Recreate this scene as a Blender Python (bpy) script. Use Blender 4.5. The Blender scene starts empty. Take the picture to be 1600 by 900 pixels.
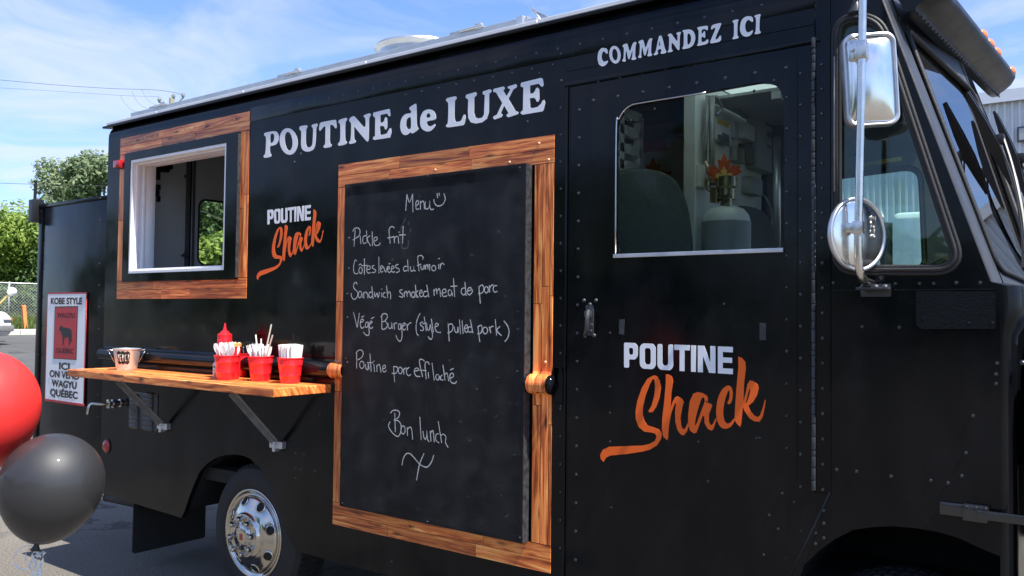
import bpy, bmesh, math, random
from math import radians, sin, cos, tan, pi, atan2, sqrt
from mathutils import Vector, Matrix, noise as mnoise
random.seed(7)
S = bpy.context.scene
C = S.collection
# ------------------------------------------------------------------ camera
F = 1340.0; CAMH = 1.71; DIST = 3.15
YAW, PITCH, ROLL = radians(36.617), radians(1.7944), radians(0.6155)
fw = Vector((-sin(YAW)*cos(PITCH), cos(YAW)*cos(PITCH), sin(PITCH)))
r0 = Vector((cos(YAW), sin(YAW), 0)); u0 = r0.cross(fw)
rt = cos(ROLL)*r0 + sin(ROLL)*u0; up = -sin(ROLL)*r0 + cos(ROLL)*u0
CAM = Vector((0, -DIST, CAMH))
cd = bpy.data.cameras.new('camera'); cam = bpy.data.objects.new('camera', cd); C.objects.link(cam)
cd.sensor_width = 36; cd.lens = F/1600*36; cd.clip_start = 0.05; cd.clip_end = 4000
cam.matrix_world = Matrix((( rt.x, up.x, -fw.x, CAM.x), (rt.y, up.y, -fw.y, CAM.y), (rt.z, up.z, -fw.z, CAM.z), (0,0,0,1)))
S.camera = cam
# ------------------------------------------------------------------ sky and sun
SUN = Vector((0.49, -0.052, 0.87)).normalized()
W = bpy.data.worlds.new('World'); S.world = W; W.use_nodes = True
nt = W.node_tree; nt.nodes.clear()
def N(nt, t, **k):
    n = nt.nodes.new(t)
    for a, b in k.items(): setattr(n, a, b)
    return n
wo = N(nt, 'ShaderNodeOutputWorld'); bg = N(nt, 'ShaderNodeBackground'); bg.inputs[1].default_value = 0.102
sk = N(nt, 'ShaderNodeTexSky', sky_type='NISHITA', sun_disc=False)
sk.sun_elevation = math.asin(SUN.z); sk.sun_rotation = atan2(SUN.x, SUN.y); sk.air_density = 1.0; sk.dust_density = 0.6; sk.ozone_density = 1.5
tc = N(nt, 'ShaderNodeTexCoord'); sep = N(nt, 'ShaderNodeSeparateXYZ'); nt.links.new(tc.outputs['Generated'], sep.inputs[0])
za = N(nt, 'ShaderNodeMath', operation='MAXIMUM'); za.inputs[1].default_value = 0.0; nt.links.new(sep.outputs[2], za.inputs[0])
zb = N(nt, 'ShaderNodeMath', operation='ADD'); zb.inputs[1].default_value = 0.16; nt.links.new(za.outputs[0], zb.inputs[0])
dv = N(nt, 'ShaderNodeVectorMath', operation='DIVIDE'); cb = N(nt, 'ShaderNodeCombineXYZ')
for i in range(3): nt.links.new(zb.outputs[0], cb.inputs[i])
nt.links.new(tc.outputs['Generated'], dv.inputs[0]); nt.links.new(cb.outputs[0], dv.inputs[1])
n1 = N(nt, 'ShaderNodeTexNoise'); n1.inputs['Scale'].default_value = 1.5; n1.inputs['Detail'].default_value = 9; n1.inputs['Roughness'].default_value = 0.56; n1.inputs['Distortion'].default_value = 1.1
nt.links.new(dv.outputs[0], n1.inputs['Vector'])
cr = N(nt, 'ShaderNodeMapRange'); cr.inputs[1].default_value = 0.40; cr.inputs[2].default_value = 0.63; nt.links.new(n1.outputs[0], cr.inputs[0])
hz = N(nt, 'ShaderNodeMapRange'); hz.inputs[1].default_value = 0.42; hz.inputs[2].default_value = 0.0; hz.inputs[3].default_value = 0.0; hz.inputs[4].default_value = 0.42
nt.links.new(sep.outputs[2], hz.inputs[0])
mx0 = N(nt, 'ShaderNodeMath', operation='MAXIMUM'); mxa = N(nt, 'ShaderNodeMath', operation='MULTIPLY'); mxa.inputs[1].default_value = 0.66
nt.links.new(cr.outputs[0], mxa.inputs[0]); nt.links.new(mxa.outputs[0], mx0.inputs[0]); nt.links.new(hz.outputs[0], mx0.inputs[1])
mx = N(nt, 'ShaderNodeMix', data_type='RGBA'); nt.links.new(mx0.outputs[0], mx.inputs[0]); tint = N(nt, 'ShaderNodeMix', data_type='RGBA', blend_type='MULTIPLY'); tint.inputs[0].default_value = 1; tint.inputs[7].default_value = (0.66, 0.90, 1.25, 1); nt.links.new(sk.outputs[0], tint.inputs[6]); nt.links.new(tint.outputs[2], mx.inputs[6])
mx.inputs[7].default_value = (4.5, 4.75, 6.0, 1)
nt.links.new(mx.outputs[2], bg.inputs[0]); nt.links.new(bg.outputs[0], wo.inputs[0])
sl = bpy.data.lights.new('sun', 'SUN'); sl.energy = 5.0; sl.angle = radians(0.53); sl.color = (1, 0.95, 0.87)
so = bpy.data.objects.new('sun', sl); C.objects.link(so); so.rotation_euler = SUN.to_track_quat('Z', 'Y').to_euler()
S.view_settings.view_transform = 'Standard'; S.view_settings.look = 'None'; S.view_settings.exposure = 1.0; S.view_settings.gamma = 1
S.cycles.max_bounces = 8; S.cycles.transparent_max_bounces = 12; S.cycles.caustics_reflective = False; S.cycles.caustics_refractive = False
# ------------------------------------------------------------------ pixel -> place
def ray(px, py): return (rt*(px-800)/F + up*(450-py)/F + fw)
def at(px, py, Y=0.0):
    d = ray(px, py); return CAM + d*((Y-CAM.y)/d.y)
def atx(px, py, X):
    d = ray(px, py); return CAM + d*((X-CAM.x)/d.x)
def atz(px, py, Z):
    d = ray(px, py); return CAM + d*((Z-CAM.z)/d.z)
def atd(px, py, depth): return CAM + ray(px, py)*depth
def xz(px, py, Y=0.0):
    p = at(px, py, Y); return (p.x, p.z)
# ------------------------------------------------------------------ materials
M = {}
def mat(name, col, rough=0.5, metal=0.0, spec=0.5, bump=0.0, bscale=40, var=0.0, vscale=6, coat=0.0, trans=0, rvar=0.0, stretch=None, emis=None):
    m = bpy.data.materials.new(name); m.use_nodes = True; t = m.node_tree; b = t.nodes['Principled BSDF']
    b.inputs['Base Color'].default_value = (*col, 1); b.inputs['Roughness'].default_value = rough; b.inputs['Metallic'].default_value = metal
    b.inputs['Specular IOR Level'].default_value = spec; b.inputs['Coat Weight'].default_value = coat; b.inputs['Coat Roughness'].default_value = 0.04
    tcn = N(t, 'ShaderNodeTexCoord'); vec = tcn.outputs['Object']
    if stretch:
        mp = N(t, 'ShaderNodeMapping'); mp.inputs['Scale'].default_value = stretch; t.links.new(vec, mp.inputs[0]); vec = mp.outputs[0]
    if var or rvar:
        n = N(t, 'ShaderNodeTexNoise'); n.inputs['Scale'].default_value = vscale; n.inputs['Detail'].default_value = 8; n.inputs['Roughness'].default_value = 0.62; t.links.new(vec, n.inputs['Vector'])
        if var:
            r = N(t, 'ShaderNodeMapRange'); r.inputs[1].default_value = 0.3; r.inputs[2].default_value = 0.7; r.inputs[3].default_value = 1-var; r.inputs[4].default_value = 1+var; t.links.new(n.outputs[0], r.inputs[0])
            q = N(t, 'ShaderNodeMix', data_type='RGBA', blend_type='MULTIPLY'); q.inputs[0].default_value = 1; q.inputs[6].default_value = (*col, 1); t.links.new(r.outputs[0], q.inputs[7]); t.links.new(q.outputs[2], b.inputs['Base Color'])
        if rvar:
            r = N(t, 'ShaderNodeMapRange'); r.inputs[1].default_value = 0.35; r.inputs[2].default_value = 0.68; r.inputs[3].default_value = rough; r.inputs[4].default_value = rough+rvar; t.links.new(n.outputs[0], r.inputs[0]); t.links.new(r.outputs[0], b.inputs['Roughness'])
    if bump:
        n = N(t, 'ShaderNodeTexNoise'); n.inputs['Scale'].default_value = bscale; n.inputs['Detail'].default_value = 5; t.links.new(vec, n.inputs['Vector'])
        bp = N(t, 'ShaderNodeBump'); bp.inputs['Strength'].default_value = bump; bp.inputs['Distance'].default_value = 0.01; t.links.new(n.outputs[0], bp.inputs['Height']); t.links.new(bp.outputs[0], b.inputs['Normal'])
    M[name] = m; return m
mat('black_paint', (0.002, 0.0026, 0.004), 0.09, spec=0.22, bump=0.03, bscale=9, rvar=0.13, vscale=5)
mat('rivet_paint', (0.012, 0.013, 0.017), 0.2, spec=0.9)
mat('rough_black', (0.0022, 0.0027, 0.004), 0.16, spec=0.25, bump=0.3, bscale=120, rvar=0.15, vscale=12)
mat('grey_black', (0.034, 0.038, 0.046), 0.33, spec=0.5, bump=0.06, bscale=60, rvar=0.2, vscale=14)
mat('visor_paint', (0.003, 0.0035, 0.0042), 0.3, spec=0.3, bump=0.05, bscale=60, rvar=0.1)
mat('white_vinyl', (0.84, 0.85, 0.87), 0.5)
mat('orange_vinyl', (0.92, 0.145, 0.022), 0.4, spec=0.25)
mat('chalkboard', (0.0055, 0.006, 0.0075), 0.5, spec=0.18, bump=0.05, bscale=80, var=0.35, vscale=3)
mat('worn_edge', (0.034, 0.037, 0.041), 0.45, var=0.7, vscale=40, bump=0.2)
mat('white_pvc', (0.86, 0.86, 0.86), 0.35, var=0.04)
mat('lining', (0.62, 0.62, 0.61), 0.5, var=0.08, vscale=5, bump=0.03)
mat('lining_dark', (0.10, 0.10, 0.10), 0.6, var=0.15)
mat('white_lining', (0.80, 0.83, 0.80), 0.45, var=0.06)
mat('aluminium', (0.62, 0.63, 0.65), 0.32, metal=0.9, var=0.12, vscale=9, rvar=0.15)
mat('galvanised', (0.42, 0.45, 0.48), 0.45, metal=0.6, var=0.15, vscale=8)
mat('gutter_white', (0.80, 0.81, 0.82), 0.35, var=0.06)
mat('chrome', (0.52, 0.505, 0.48), 0.11, metal=1.0, rvar=0.08, vscale=10)
mat('steel_tube', (0.66, 0.64, 0.61), 0.2, metal=1.0, var=0.15, vscale=14, rvar=0.15)
mat('mirror_shell', (0.80, 0.80, 0.79), 0.13, metal=1.0, rvar=0.12, vscale=8, var=0.12)
mat('grey_steel', (0.30, 0.30, 0.29), 0.45, metal=0.4, var=0.2, vscale=20)
mat('rubber', (0.012, 0.012, 0.013), 0.55, bump=0.1, bscale=90, var=0.2)
mat('tyre_rubber', (0.018, 0.018, 0.019), 0.75, bump=0.15, bscale=60, var=0.25, vscale=10)
mat('dark_plastic', (0.01, 0.01, 0.011), 0.4)
mat('underbody', (0.008, 0.008, 0.008), 0.8, var=0.4)
mat('red_lens', (0.45, 0.015, 0.02), 0.15, coat=0.5)
mat('amber_lens', (0.85, 0.20, 0.03), 0.18, coat=0.6)
mat('bucket_red', (0.78, 0.018, 0.028), 0.34, coat=0.3, var=0.05)
mat('bottle_red', (0.80, 0.016, 0.024), 0.3)
mat('balloon_red', (0.80, 0.035, 0.03), 0.5, spec=0.3, coat=0.25)
mat('balloon_black', (0.021, 0.021, 0.022), 0.55, spec=0.5, coat=0.3)
mat('ribbon_white', (0.86, 0.85, 0.82), 0.6)
mat('plastic_white', (0.85, 0.85, 0.84), 0.3)
mat('straw_cream', (0.80, 0.80, 0.66), 0.4)
mat('paper_white', (0.82, 0.82, 0.80), 0.8, var=0.04, vscale=30)
mat('pail_metal', (0.78, 0.78, 0.77), 0.33, metal=0.75, rvar=0.15, vscale=20)
mat('orange_lid', (0.85, 0.33, 0.10), 0.4)
mat('sign_white', (0.84, 0.84, 0.85), 0.4)
mat('sign_red', (0.50, 0.02, 0.03), 0.4)
mat('sign_black', (0.012, 0.012, 0.014), 0.5)
mat('sign_dark_red', (0.06, 0.006, 0.01), 0.5)
mat('seat_fabric', (0.085, 0.10, 0.095), 0.95, bump=0.4, bscale=220, var=0.15, vscale=40)
mat('box_grey', (0.42, 0.44, 0.44), 0.45, var=0.08)
mat('box_white', (0.82, 0.84, 0.82), 0.4, var=0.05)
mat('label_yellow', (0.72, 0.50, 0.06), 0.5)
mat('label_grey', (0.14, 0.15, 0.16), 0.5)
mat('tank_grey', (0.74, 0.77, 0.74), 0.35, var=0.1, vscale=12)
mat('tank_band', (0.30, 0.34, 0.34), 0.45)
mat('brass', (0.42, 0.36, 0.24), 0.3, metal=0.9)
mat('leaf_orange', (0.55, 0.085, 0.02), 0.6, var=0.3, vscale=20)
mat('leaf_yellow', (0.75, 0.52, 0.16), 0.6)
mat('building_white', (0.66, 0.68, 0.69), 0.4, var=0.04, vscale=0.6)
mat('cab_white', (0.78, 0.78, 0.76), 0.25, coat=0.4)
mat('car_white', (0.78, 0.79, 0.80), 0.25, coat=0.4)
mat('car_glass', (0.02, 0.03, 0.035), 0.05)
mat('kerb', (0.58, 0.57, 0.53), 0.85, var=0.12, vscale=4)
mat('orange_post', (0.80, 0.26, 0.08), 0.6)
mat('yellow_post', (0.75, 0.55, 0.18), 0.5)
mat('wood_pole', (0.35, 0.33, 0.22), 0.85, var=0.2)
mat('bark', (0.12, 0.10, 0.08), 0.9, var=0.3, vscale=8)
mat('fence_zinc', (0.50, 0.52, 0.52), 0.4, metal=0.5)
mat('screw_tan', (0.72, 0.42, 0.22), 0.35)
mat('wire', (0.06, 0.06, 0.06), 0.6)
mat('soil', (0.10, 0.12, 0.05), 0.95, var=0.3, vscale=0.8)
mat('pink_glass', (0.75, 0.6, 0.58), 0.15)
def weather(name, dust, amt, wave):
    t = M[name].node_tree; b = t.nodes['Principled BSDF']; L = t.links.new; tcn = N(t, 'ShaderNodeTexCoord')
    base = tuple(b.inputs['Base Color'].default_value)
    n = N(t, 'ShaderNodeTexNoise'); n.inputs['Scale'].default_value = 1.7; n.inputs['Detail'].default_value = 9; n.inputs['Roughness'].default_value = .68; L(tcn.outputs['Object'], n.inputs['Vector'])
    mp = N(t, 'ShaderNodeMapping'); mp.inputs['Scale'].default_value = (7, 7, 1.2); L(tcn.outputs['Object'], mp.inputs[0])
    n2 = N(t, 'ShaderNodeTexNoise'); n2.inputs['Scale'].default_value = 1; n2.inputs['Detail'].default_value = 4; L(mp.outputs[0], n2.inputs['Vector'])
    mu = N(t, 'ShaderNodeMath', operation='MULTIPLY'); L(n.outputs[0], mu.inputs[0]); L(n2.outputs[0], mu.inputs[1])
    r = N(t, 'ShaderNodeMapRange'); r.inputs[1].default_value = .17; r.inputs[2].default_value = .42; r.inputs[4].default_value = amt; L(mu.outputs[0], r.inputs[0])
    q = N(t, 'ShaderNodeMix', data_type='RGBA'); q.inputs[6].default_value = base; q.inputs[7].default_value = (*dust, 1); L(r.outputs[0], q.inputs[0]); L(q.outputs[2], b.inputs['Base Color'])
    w = N(t, 'ShaderNodeTexNoise'); w.inputs['Scale'].default_value = 2.2; w.inputs['Detail'].default_value = 1; L(tcn.outputs['Object'], w.inputs['Vector'])
    bp = N(t, 'ShaderNodeBump'); bp.inputs['Strength'].default_value = wave; bp.inputs['Distance'].default_value = .05; L(w.outputs[0], bp.inputs['Height'])
    old = [l.from_socket for l in t.links if l.to_socket == b.inputs['Normal']]
    if old: L(bp.outputs[0], old[0].node.inputs['Normal'])
    else: L(bp.outputs[0], b.inputs['Normal'])
weather('black_paint', (.02, .02, .021), .42, .2); weather('grey_black', (.06, .06, .06), .5, .1); weather('chalkboard', (.022, .022, .023), .8, .0)
def leafmat(name, a, b):
    m = bpy.data.materials.new(name); m.use_nodes = True; t = m.node_tree; p = t.nodes['Principled BSDF']
    at_ = N(t, 'ShaderNodeAttribute', attribute_name='tone'); r = N(t, 'ShaderNodeMix', data_type='RGBA'); r.inputs[6].default_value = (*a, 1); r.inputs[7].default_value = (*b, 1)
    t.links.new(at_.outputs['Fac'], r.inputs[0]); t.links.new(r.outputs[2], p.inputs['Base Color']); p.inputs['Roughness'].default_value = 0.55
    tr = N(t, 'ShaderNodeBsdfTranslucent'); t.links.new(r.outputs[2], tr.inputs[0]); ms = N(t, 'ShaderNodeMixShader'); ms.inputs[0].default_value = 0.35
    t.links.new(p.outputs[0], ms.inputs[1]); t.links.new(tr.outputs[0], ms.inputs[2]); t.links.new(ms.outputs[0], t.nodes['Material Output'].inputs[0]); M[name] = m
leafmat('leaf_bright', (0.13, 0.22, 0.028), (0.36, 0.47, 0.08))
leafmat('leaf_mid', (0.05, 0.10, 0.03), (0.15, 0.24, 0.07))
leafmat('leaf_silver', (0.09, 0.14, 0.06), (0.25, 0.32, 0.16))
leafmat('grass_leaf', (0.08, 0.13, 0.025), (0.20, 0.25, 0.07))
def glassmat(name, tint, refl=1.0, ior=1.5):
    m = bpy.data.materials.new(name); m.use_nodes = True; t = m.node_tree; t.nodes.remove(t.nodes['Principled BSDF'])
    tr = N(t, 'ShaderNodeBsdfTransparent'); tr.inputs[0].default_value = (*tint, 1); gl = N(t, 'ShaderNodeBsdfGlossy'); gl.inputs['Roughness'].default_value = 0.015
    gl.inputs[0].default_value = (refl, refl, refl, 1)
    fr = N(t, 'ShaderNodeFresnel'); fr.inputs[0].default_value = ior; ms = N(t, 'ShaderNodeMixShader')
    t.links.new(fr.outputs[0], ms.inputs[0]); t.links.new(tr.outputs[0], ms.inputs[1]); t.links.new(gl.outputs[0], ms.inputs[2]); t.links.new(ms.outputs[0], t.nodes['Material Output'].inputs[0]); M[name] = m
glassmat('glass_tint', (0.74, 0.90, 0.86), 0.7); glassmat('glass_clear', (0.93, 0.96, 0.95)); glassmat('glass_dark', (0.55, 0.68, 0.66), 1, 5.0); glassmat('glass_thin', (0.93, 0.985, 0.97), 0.25, 1.28)
def roofmat():
    m = bpy.data.materials.new('roof_panel'); m.use_nodes = True; t = m.node_tree; p = t.nodes['Principled BSDF']; p.inputs['Base Color'].default_value = (.6, .62, .62, 1); p.inputs['Roughness'].default_value = .4
    tr = N(t, 'ShaderNodeBsdfTranslucent'); tr.inputs[0].default_value = (.75, .82, .79, 1); ms = N(t, 'ShaderNodeMixShader'); ms.inputs[0].default_value = .5
    t.links.new(p.outputs[0], ms.inputs[1]); t.links.new(tr.outputs[0], ms.inputs[2]); t.links.new(ms.outputs[0], t.nodes['Material Output'].inputs[0]); M['roof_panel'] = m
roofmat()
def woodmat(name, gloss):
    m = bpy.data.materials.new(name); m.use_nodes = True; t = m.node_tree; b = t.nodes['Principled BSDF']; L = t.links.new
    uv = N(t, 'ShaderNodeUVMap', uv_map='UVMap'); mp = N(t, 'ShaderNodeMapping'); mp.inputs['Scale'].default_value = (3.2, 46, 1); L(uv.outputs[0], mp.inputs[0])
    n = N(t, 'ShaderNodeTexNoise'); n.inputs['Scale'].default_value = 1.0; n.inputs['Detail'].default_value = 7; n.inputs['Roughness'].default_value = 0.6; n.inputs['Distortion'].default_value = 0.9; L(mp.outputs[0], n.inputs['Vector'])
    cr = N(t, 'ShaderNodeValToRGB'); e = cr.color_ramp.elements
    e[0].position = 0.30; e[0].color = (0.09, 0.018, 0.006, 1); e[1].position = 0.70; e[1].color = (0.88, 0.42, 0.13, 1)
    x = cr.color_ramp.elements.new(0.44); x.color = (0.45, 0.10, 0.024, 1); x = cr.color_ramp.elements.new(0.56); x.color = (0.70, 0.225, 0.055, 1)
    L(n.outputs[0], cr.inputs[0])
    mp2 = N(t, 'ShaderNodeMapping'); mp2.inputs['Scale'].default_value = (3.0, 11, 1); L(uv.outputs[0], mp2.inputs[0])
    vo = N(t, 'ShaderNodeTexVoronoi'); vo.inputs['Scale'].default_value = 1.6; L(mp2.outputs[0], vo.inputs['Vector'])
    kr = N(t, 'ShaderNodeMapRange'); kr.inputs[1].default_value = 0.06; kr.inputs[2].default_value = 0.22; kr.inputs[3].default_value = 0.12; kr.inputs[4].default_value = 1; L(vo.outputs[0], kr.inputs[0])
    q = N(t, 'ShaderNodeMix', data_type='RGBA', blend_type='MULTIPLY'); q.inputs[0].default_value = 1; L(cr.outputs[0], q.inputs[6]); L(kr.outputs[0], q.inputs[7])
    at_ = N(t, 'ShaderNodeAttribute', attribute_name='tone'); tr = N(t, 'ShaderNodeMapRange'); tr.inputs[3].default_value = 0.9; tr.inputs[4].default_value = 1.75; L(at_.outputs['Fac'], tr.inputs[0])
    q2 = N(t, 'ShaderNodeMix', data_type='RGBA', blend_type='MULTIPLY'); q2.inputs[0].default_value = 1; L(q.outputs[2], q2.inputs[6]); L(tr.outputs[0], q2.inputs[7])
    L(q2.outputs[2], b.inputs['Base Color']); b.inputs['Roughness'].default_value = gloss
    bp = N(t, 'ShaderNodeBump'); bp.inputs['Strength'].default_value = 0.12; bp.inputs['Distance'].default_value = 0.004; L(n.outputs[0], bp.inputs['Height']); L(bp.outputs[0], b.inputs['Normal']); M[name] = m
woodmat('wood_print', 0.28); woodmat('shelf_wood', 0.33)
def chalkmat():
    m = bpy.data.materials.new('chalk'); m.use_nodes = True; t = m.node_tree; b = t.nodes['Principled BSDF']; b.inputs['Base Color'].default_value = (0.74, 0.74, 0.70, 1); b.inputs['Roughness'].default_value = 1
    n = N(t, 'ShaderNodeTexNoise'); n.inputs['Scale'].default_value = 420; tcn = N(t, 'ShaderNodeTexCoord'); t.links.new(tcn.outputs['Object'], n.inputs['Vector'])
    r = N(t, 'ShaderNodeMapRange'); r.inputs[1].default_value = 0.36; r.inputs[2].default_value = 0.56; r.inputs[3].default_value = 0.25; r.inputs[4].default_value = 1; t.links.new(n.outputs[0], r.inputs[0]); t.links.new(r.outputs[0], b.inputs['Alpha']); M['chalk'] = m
    m = bpy.data.materials.new('chalk_dust'); m.use_nodes = True; t = m.node_tree; b = t.nodes['Principled BSDF']; b.inputs['Base Color'].default_value = (0.5, 0.5, 0.48, 1); b.inputs['Alpha'].default_value = 0.13; M['chalk_dust'] = m
    m = bpy.data.materials.new('chalk_haze'); m.use_nodes = True; t = m.node_tree; b = t.nodes['Principled BSDF']; b.inputs['Base Color'].default_value = (0.5, 0.5, 0.49, 1); b.inputs['Roughness'].default_value = 1
    n = N(t, 'ShaderNodeTexNoise'); n.inputs['Scale'].default_value = 9; n.inputs['Detail'].default_value = 7; tcn = N(t, 'ShaderNodeTexCoord'); t.links.new(tcn.outputs['Object'], n.inputs['Vector'])
    r = N(t, 'ShaderNodeMapRange'); r.inputs[1].default_value = 0.46; r.inputs[2].default_value = 0.75; r.inputs[3].default_value = 0; r.inputs[4].default_value = .035; t.links.new(n.outputs[0], r.inputs[0]); t.links.new(r.outputs[0], b.inputs['Alpha']); M['chalk_haze'] = m
chalkmat()
def asphalt(name, a, b_, speck):
    m = bpy.data.materials.new(name); m.use_nodes = True; t = m.node_tree; b = t.nodes['Principled BSDF']; L = t.links.new
    tcn = N(t, 'ShaderNodeTexCoord'); n = N(t, 'ShaderNodeTexNoise'); n.inputs['Scale'].default_value = 0.35; n.inputs['Detail'].default_value = 6; L(tcn.outputs['Object'], n.inputs['Vector'])
    n2 = N(t, 'ShaderNodeTexNoise'); n2.inputs['Scale'].default_value = 70; n2.inputs['Detail'].default_value = 4; L(tcn.outputs['Object'], n2.inputs['Vector'])
    r = N(t, 'ShaderNodeMapRange'); r.inputs[1].default_value = 0.35; r.inputs[2].default_value = 0.65; L(n.outputs[0], r.inputs[0])
    q = N(t, 'ShaderNodeMix', data_type='RGBA'); q.inputs[6].default_value = (*a, 1); q.inputs[7].default_value = (*b_, 1); L(r.outputs[0], q.inputs[0])
    r2 = N(t, 'ShaderNodeMapRange'); r2.inputs[1].default_value = 0.3; r2.inputs[2].default_value = 0.7; r2.inputs[3].default_value = 1-speck; r2.inputs[4].default_value = 1+speck; L(n2.outputs[0], r2.inputs[0])
    q2 = N(t, 'ShaderNodeMix', data_type='RGBA', blend_type='MULTIPLY'); q2.inputs[0].default_value = 1; L(q.outputs[2], q2.inputs[6]); L(r2.outputs[0], q2.inputs[7]); L(q2.outputs[2], b.inputs['Base Color'])
    vo = N(t, 'ShaderNodeTexVoronoi', feature='DISTANCE_TO_EDGE'); vo.inputs['Scale'].default_value = .55; wv = N(t, 'ShaderNodeTexNoise'); wv.inputs['Scale'].default_value = 2.5; wv.inputs['Detail'].default_value = 6; L(tcn.outputs['Object'], wv.inputs['Vector'])
    ad = N(t, 'ShaderNodeMix', data_type='RGBA'); ad.inputs[0].default_value = .35; L(tcn.outputs['Object'], ad.inputs[6]); L(wv.outputs['Color'], ad.inputs[7]); L(ad.outputs[2], vo.inputs['Vector'])
    ck = N(t, 'ShaderNodeMapRange'); ck.inputs[1].default_value = .002; ck.inputs[2].default_value = .009; ck.inputs[3].default_value = .4; ck.inputs[4].default_value = 1; L(vo.outputs[0], ck.inputs[0])
    st = N(t, 'ShaderNodeMapRange'); st.inputs[1].default_value = .60; st.inputs[2].default_value = .72; st.inputs[3].default_value = 1; st.inputs[4].default_value = .62; L(wv.outputs[0], st.inputs[0])
    m1 = N(t, 'ShaderNodeMath', operation='MULTIPLY'); L(ck.outputs[0], m1.inputs[0]); L(st.outputs[0], m1.inputs[1])
    q3 = N(t, 'ShaderNodeMix', data_type='RGBA', blend_type='MULTIPLY'); q3.inputs[0].default_value = 1; L(q2.outputs[2], q3.inputs[6]); L(m1.outputs[0], q3.inputs[7]); L(q3.outputs[2], b.inputs['Base Color'])
    b.inputs['Roughness'].default_value = 0.9; bp = N(t, 'ShaderNodeBump'); bp.inputs['Strength'].default_value = 0.5; bp.inputs['Distance'].default_value = 0.01; L(n2.outputs[0], bp.inputs['Height']); L(bp.outputs[0], b.inputs['Normal']); M[name] = m
asphalt('asphalt_old', (0.102, 0.092, 0.077), (0.145, 0.129, 0.107), 0.45)
asphalt('asphalt', (0.06, 0.06, 0.062), (0.095, 0.093, 0.09), 0.2)
# ------------------------------------------------------------------ object helpers
def tag(o, label=None, cat=None, group=None, kind=None):
    if label: o['label'] = label
    if cat: o['category'] = cat
    if group: o['group'] = group
    if kind: o['kind'] = kind
    return o
def empty(name, loc, label, cat, group=None):
    o = bpy.data.objects.new(name, None); C.objects.link(o); o.location = loc; o.empty_display_size = 0.1; return tag(o, label, cat, group)
def wpos(o):
    v = Vector(o.location)
    while o.parent: o = o.parent; v += o.location
    return v
def put(name, bm, m, parent=None, smooth=False, label=None, orig=None, fixn=True):
    """link a bmesh (world coordinates) as one mesh object under parent"""
    if m == "black_paint": m = ["black_paint", "rivet_paint"]
    me = bpy.data.meshes.new(name)
    if fixn: bmesh.ops.recalc_face_normals(bm, faces=bm.faces)
    o = bpy.data.objects.new(name, me); C.objects.link(o)
    base = wpos(parent) if parent else Vector(orig or (0, 0, 0))
    bmesh.ops.translate(bm, vec=-base, verts=bm.verts)
    bm.to_mesh(me); bm.free()
    if smooth:
        for p in me.polygons: p.use_smooth = True
        if smooth is not True: me.set_sharp_from_angle(angle=radians(smooth))
    for x in (m if isinstance(m, (list, tuple)) else [m]): me.materials.append(M[x])
    if parent: o.parent = parent
    else: o.location = base
    if label: o['label'] = label
    return o
def NB(): return bmesh.new()
def box(bm, a, b, bev=0.0, mi=0, mtx=None):
    t = NB(); bmesh.ops.create_cube(t, size=1)
    a, b = Vector(a), Vector(b); c = (a+b)/2; s = b-a
    for v in t.verts: v.co = Vector((v.co.x*s.x, v.co.y*s.y, v.co.z*s.z))+c
    if bev: bmesh.ops.bevel(t, geom=list(t.edges), offset=bev, segments=2, affect='EDGES', profile=0.6)
    join(bm, t, mtx, mi)
def join(bm, t, mtx=None, mi=0):
    if mtx: bmesh.ops.transform(t, matrix=mtx, verts=t.verts)
    vm = {v: bm.verts.new(v.co) for v in t.verts}
    for f in t.faces:
        try: g = bm.faces.new([vm[v] for v in f.verts]); g.material_index = mi or f.material_index; g.smooth = f.smooth
        except ValueError: pass
    t.free()
def tube(bm, pts, r, n=10, cap=True, mi=0, closed=False):
    pts = [Vector(p) for p in pts]; rings = []
    rs = r if isinstance(r, (list, tuple)) else [r]*len(pts); prev = None
    for i, p in enumerate(pts):
        a = pts[i-1] if i > 0 else (pts[-1] if closed else p); b = pts[i+1] if i < len(pts)-1 else (pts[0] if closed else p)
        d = (b-a).normalized()
        if prev is None: x = d.orthogonal().normalized()
        else: x = (prev - d*prev.dot(d)).normalized()
        prev = x; y = d.cross(x)
        rings.append([bm.verts.new(p + (x*cos(2*pi*k/n)+y*sin(2*pi*k/n))*rs[i]) for k in range(n)])
    m = len(rings)
    for i in range(m if closed else m-1):
        A, B = rings[i], rings[(i+1) % m]
        for k in range(n):
            f = bm.faces.new((A[k], A[(k+1) % n], B[(k+1) % n], B[k])); f.material_index = mi; f.smooth = True
    if cap and not closed:
        f = bm.faces.new(rings[0][::-1]); f.material_index = mi; f = bm.faces.new(rings[-1]); f.material_index = mi
def arc(pts, k=8):
    """Catmull-Rom smoothing of an open polyline"""
    P = [Vector(p) for p in pts]; out = []
    for i in range(len(P)-1):
        p0 = P[max(i-1, 0)]; p1 = P[i]; p2 = P[i+1]; p3 = P[min(i+2, len(P)-1)]
        for j in range(k):
            t = j/k; out.append(0.5*((2*p1)+(p2-p0)*t+(2*p0-5*p1+4*p2-p3)*t*t+(3*p1-p0-3*p2+p3)*t**3))
    out.append(P[-1]); return out
def lathe(bm, prof, n=32, mtx=None, mi=0, cap=True):
    """prof: (r, h) pairs turned about local Z"""
    t = NB(); rings = []
    for r, h in prof: rings.append([t.verts.new((r*cos(2*pi*k/n), r*sin(2*pi*k/n), h)) for k in range(n)])
    for A, B in zip(rings, rings[1:]):
        for k in range(n): f = t.faces.new((A[k], A[(k+1) % n], B[(k+1) % n], B[k])); f.smooth = True
    if cap: t.faces.new(rings[0][::-1]); t.faces.new(rings[-1])
    join(bm, t, mtx, mi)
def T(*v): return Matrix.Translation(Vector(v))
def Rx(a): return Matrix.Rotation(a, 4, 'X')
def Ry(a): return Matrix.Rotation(a, 4, 'Y')
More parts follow.
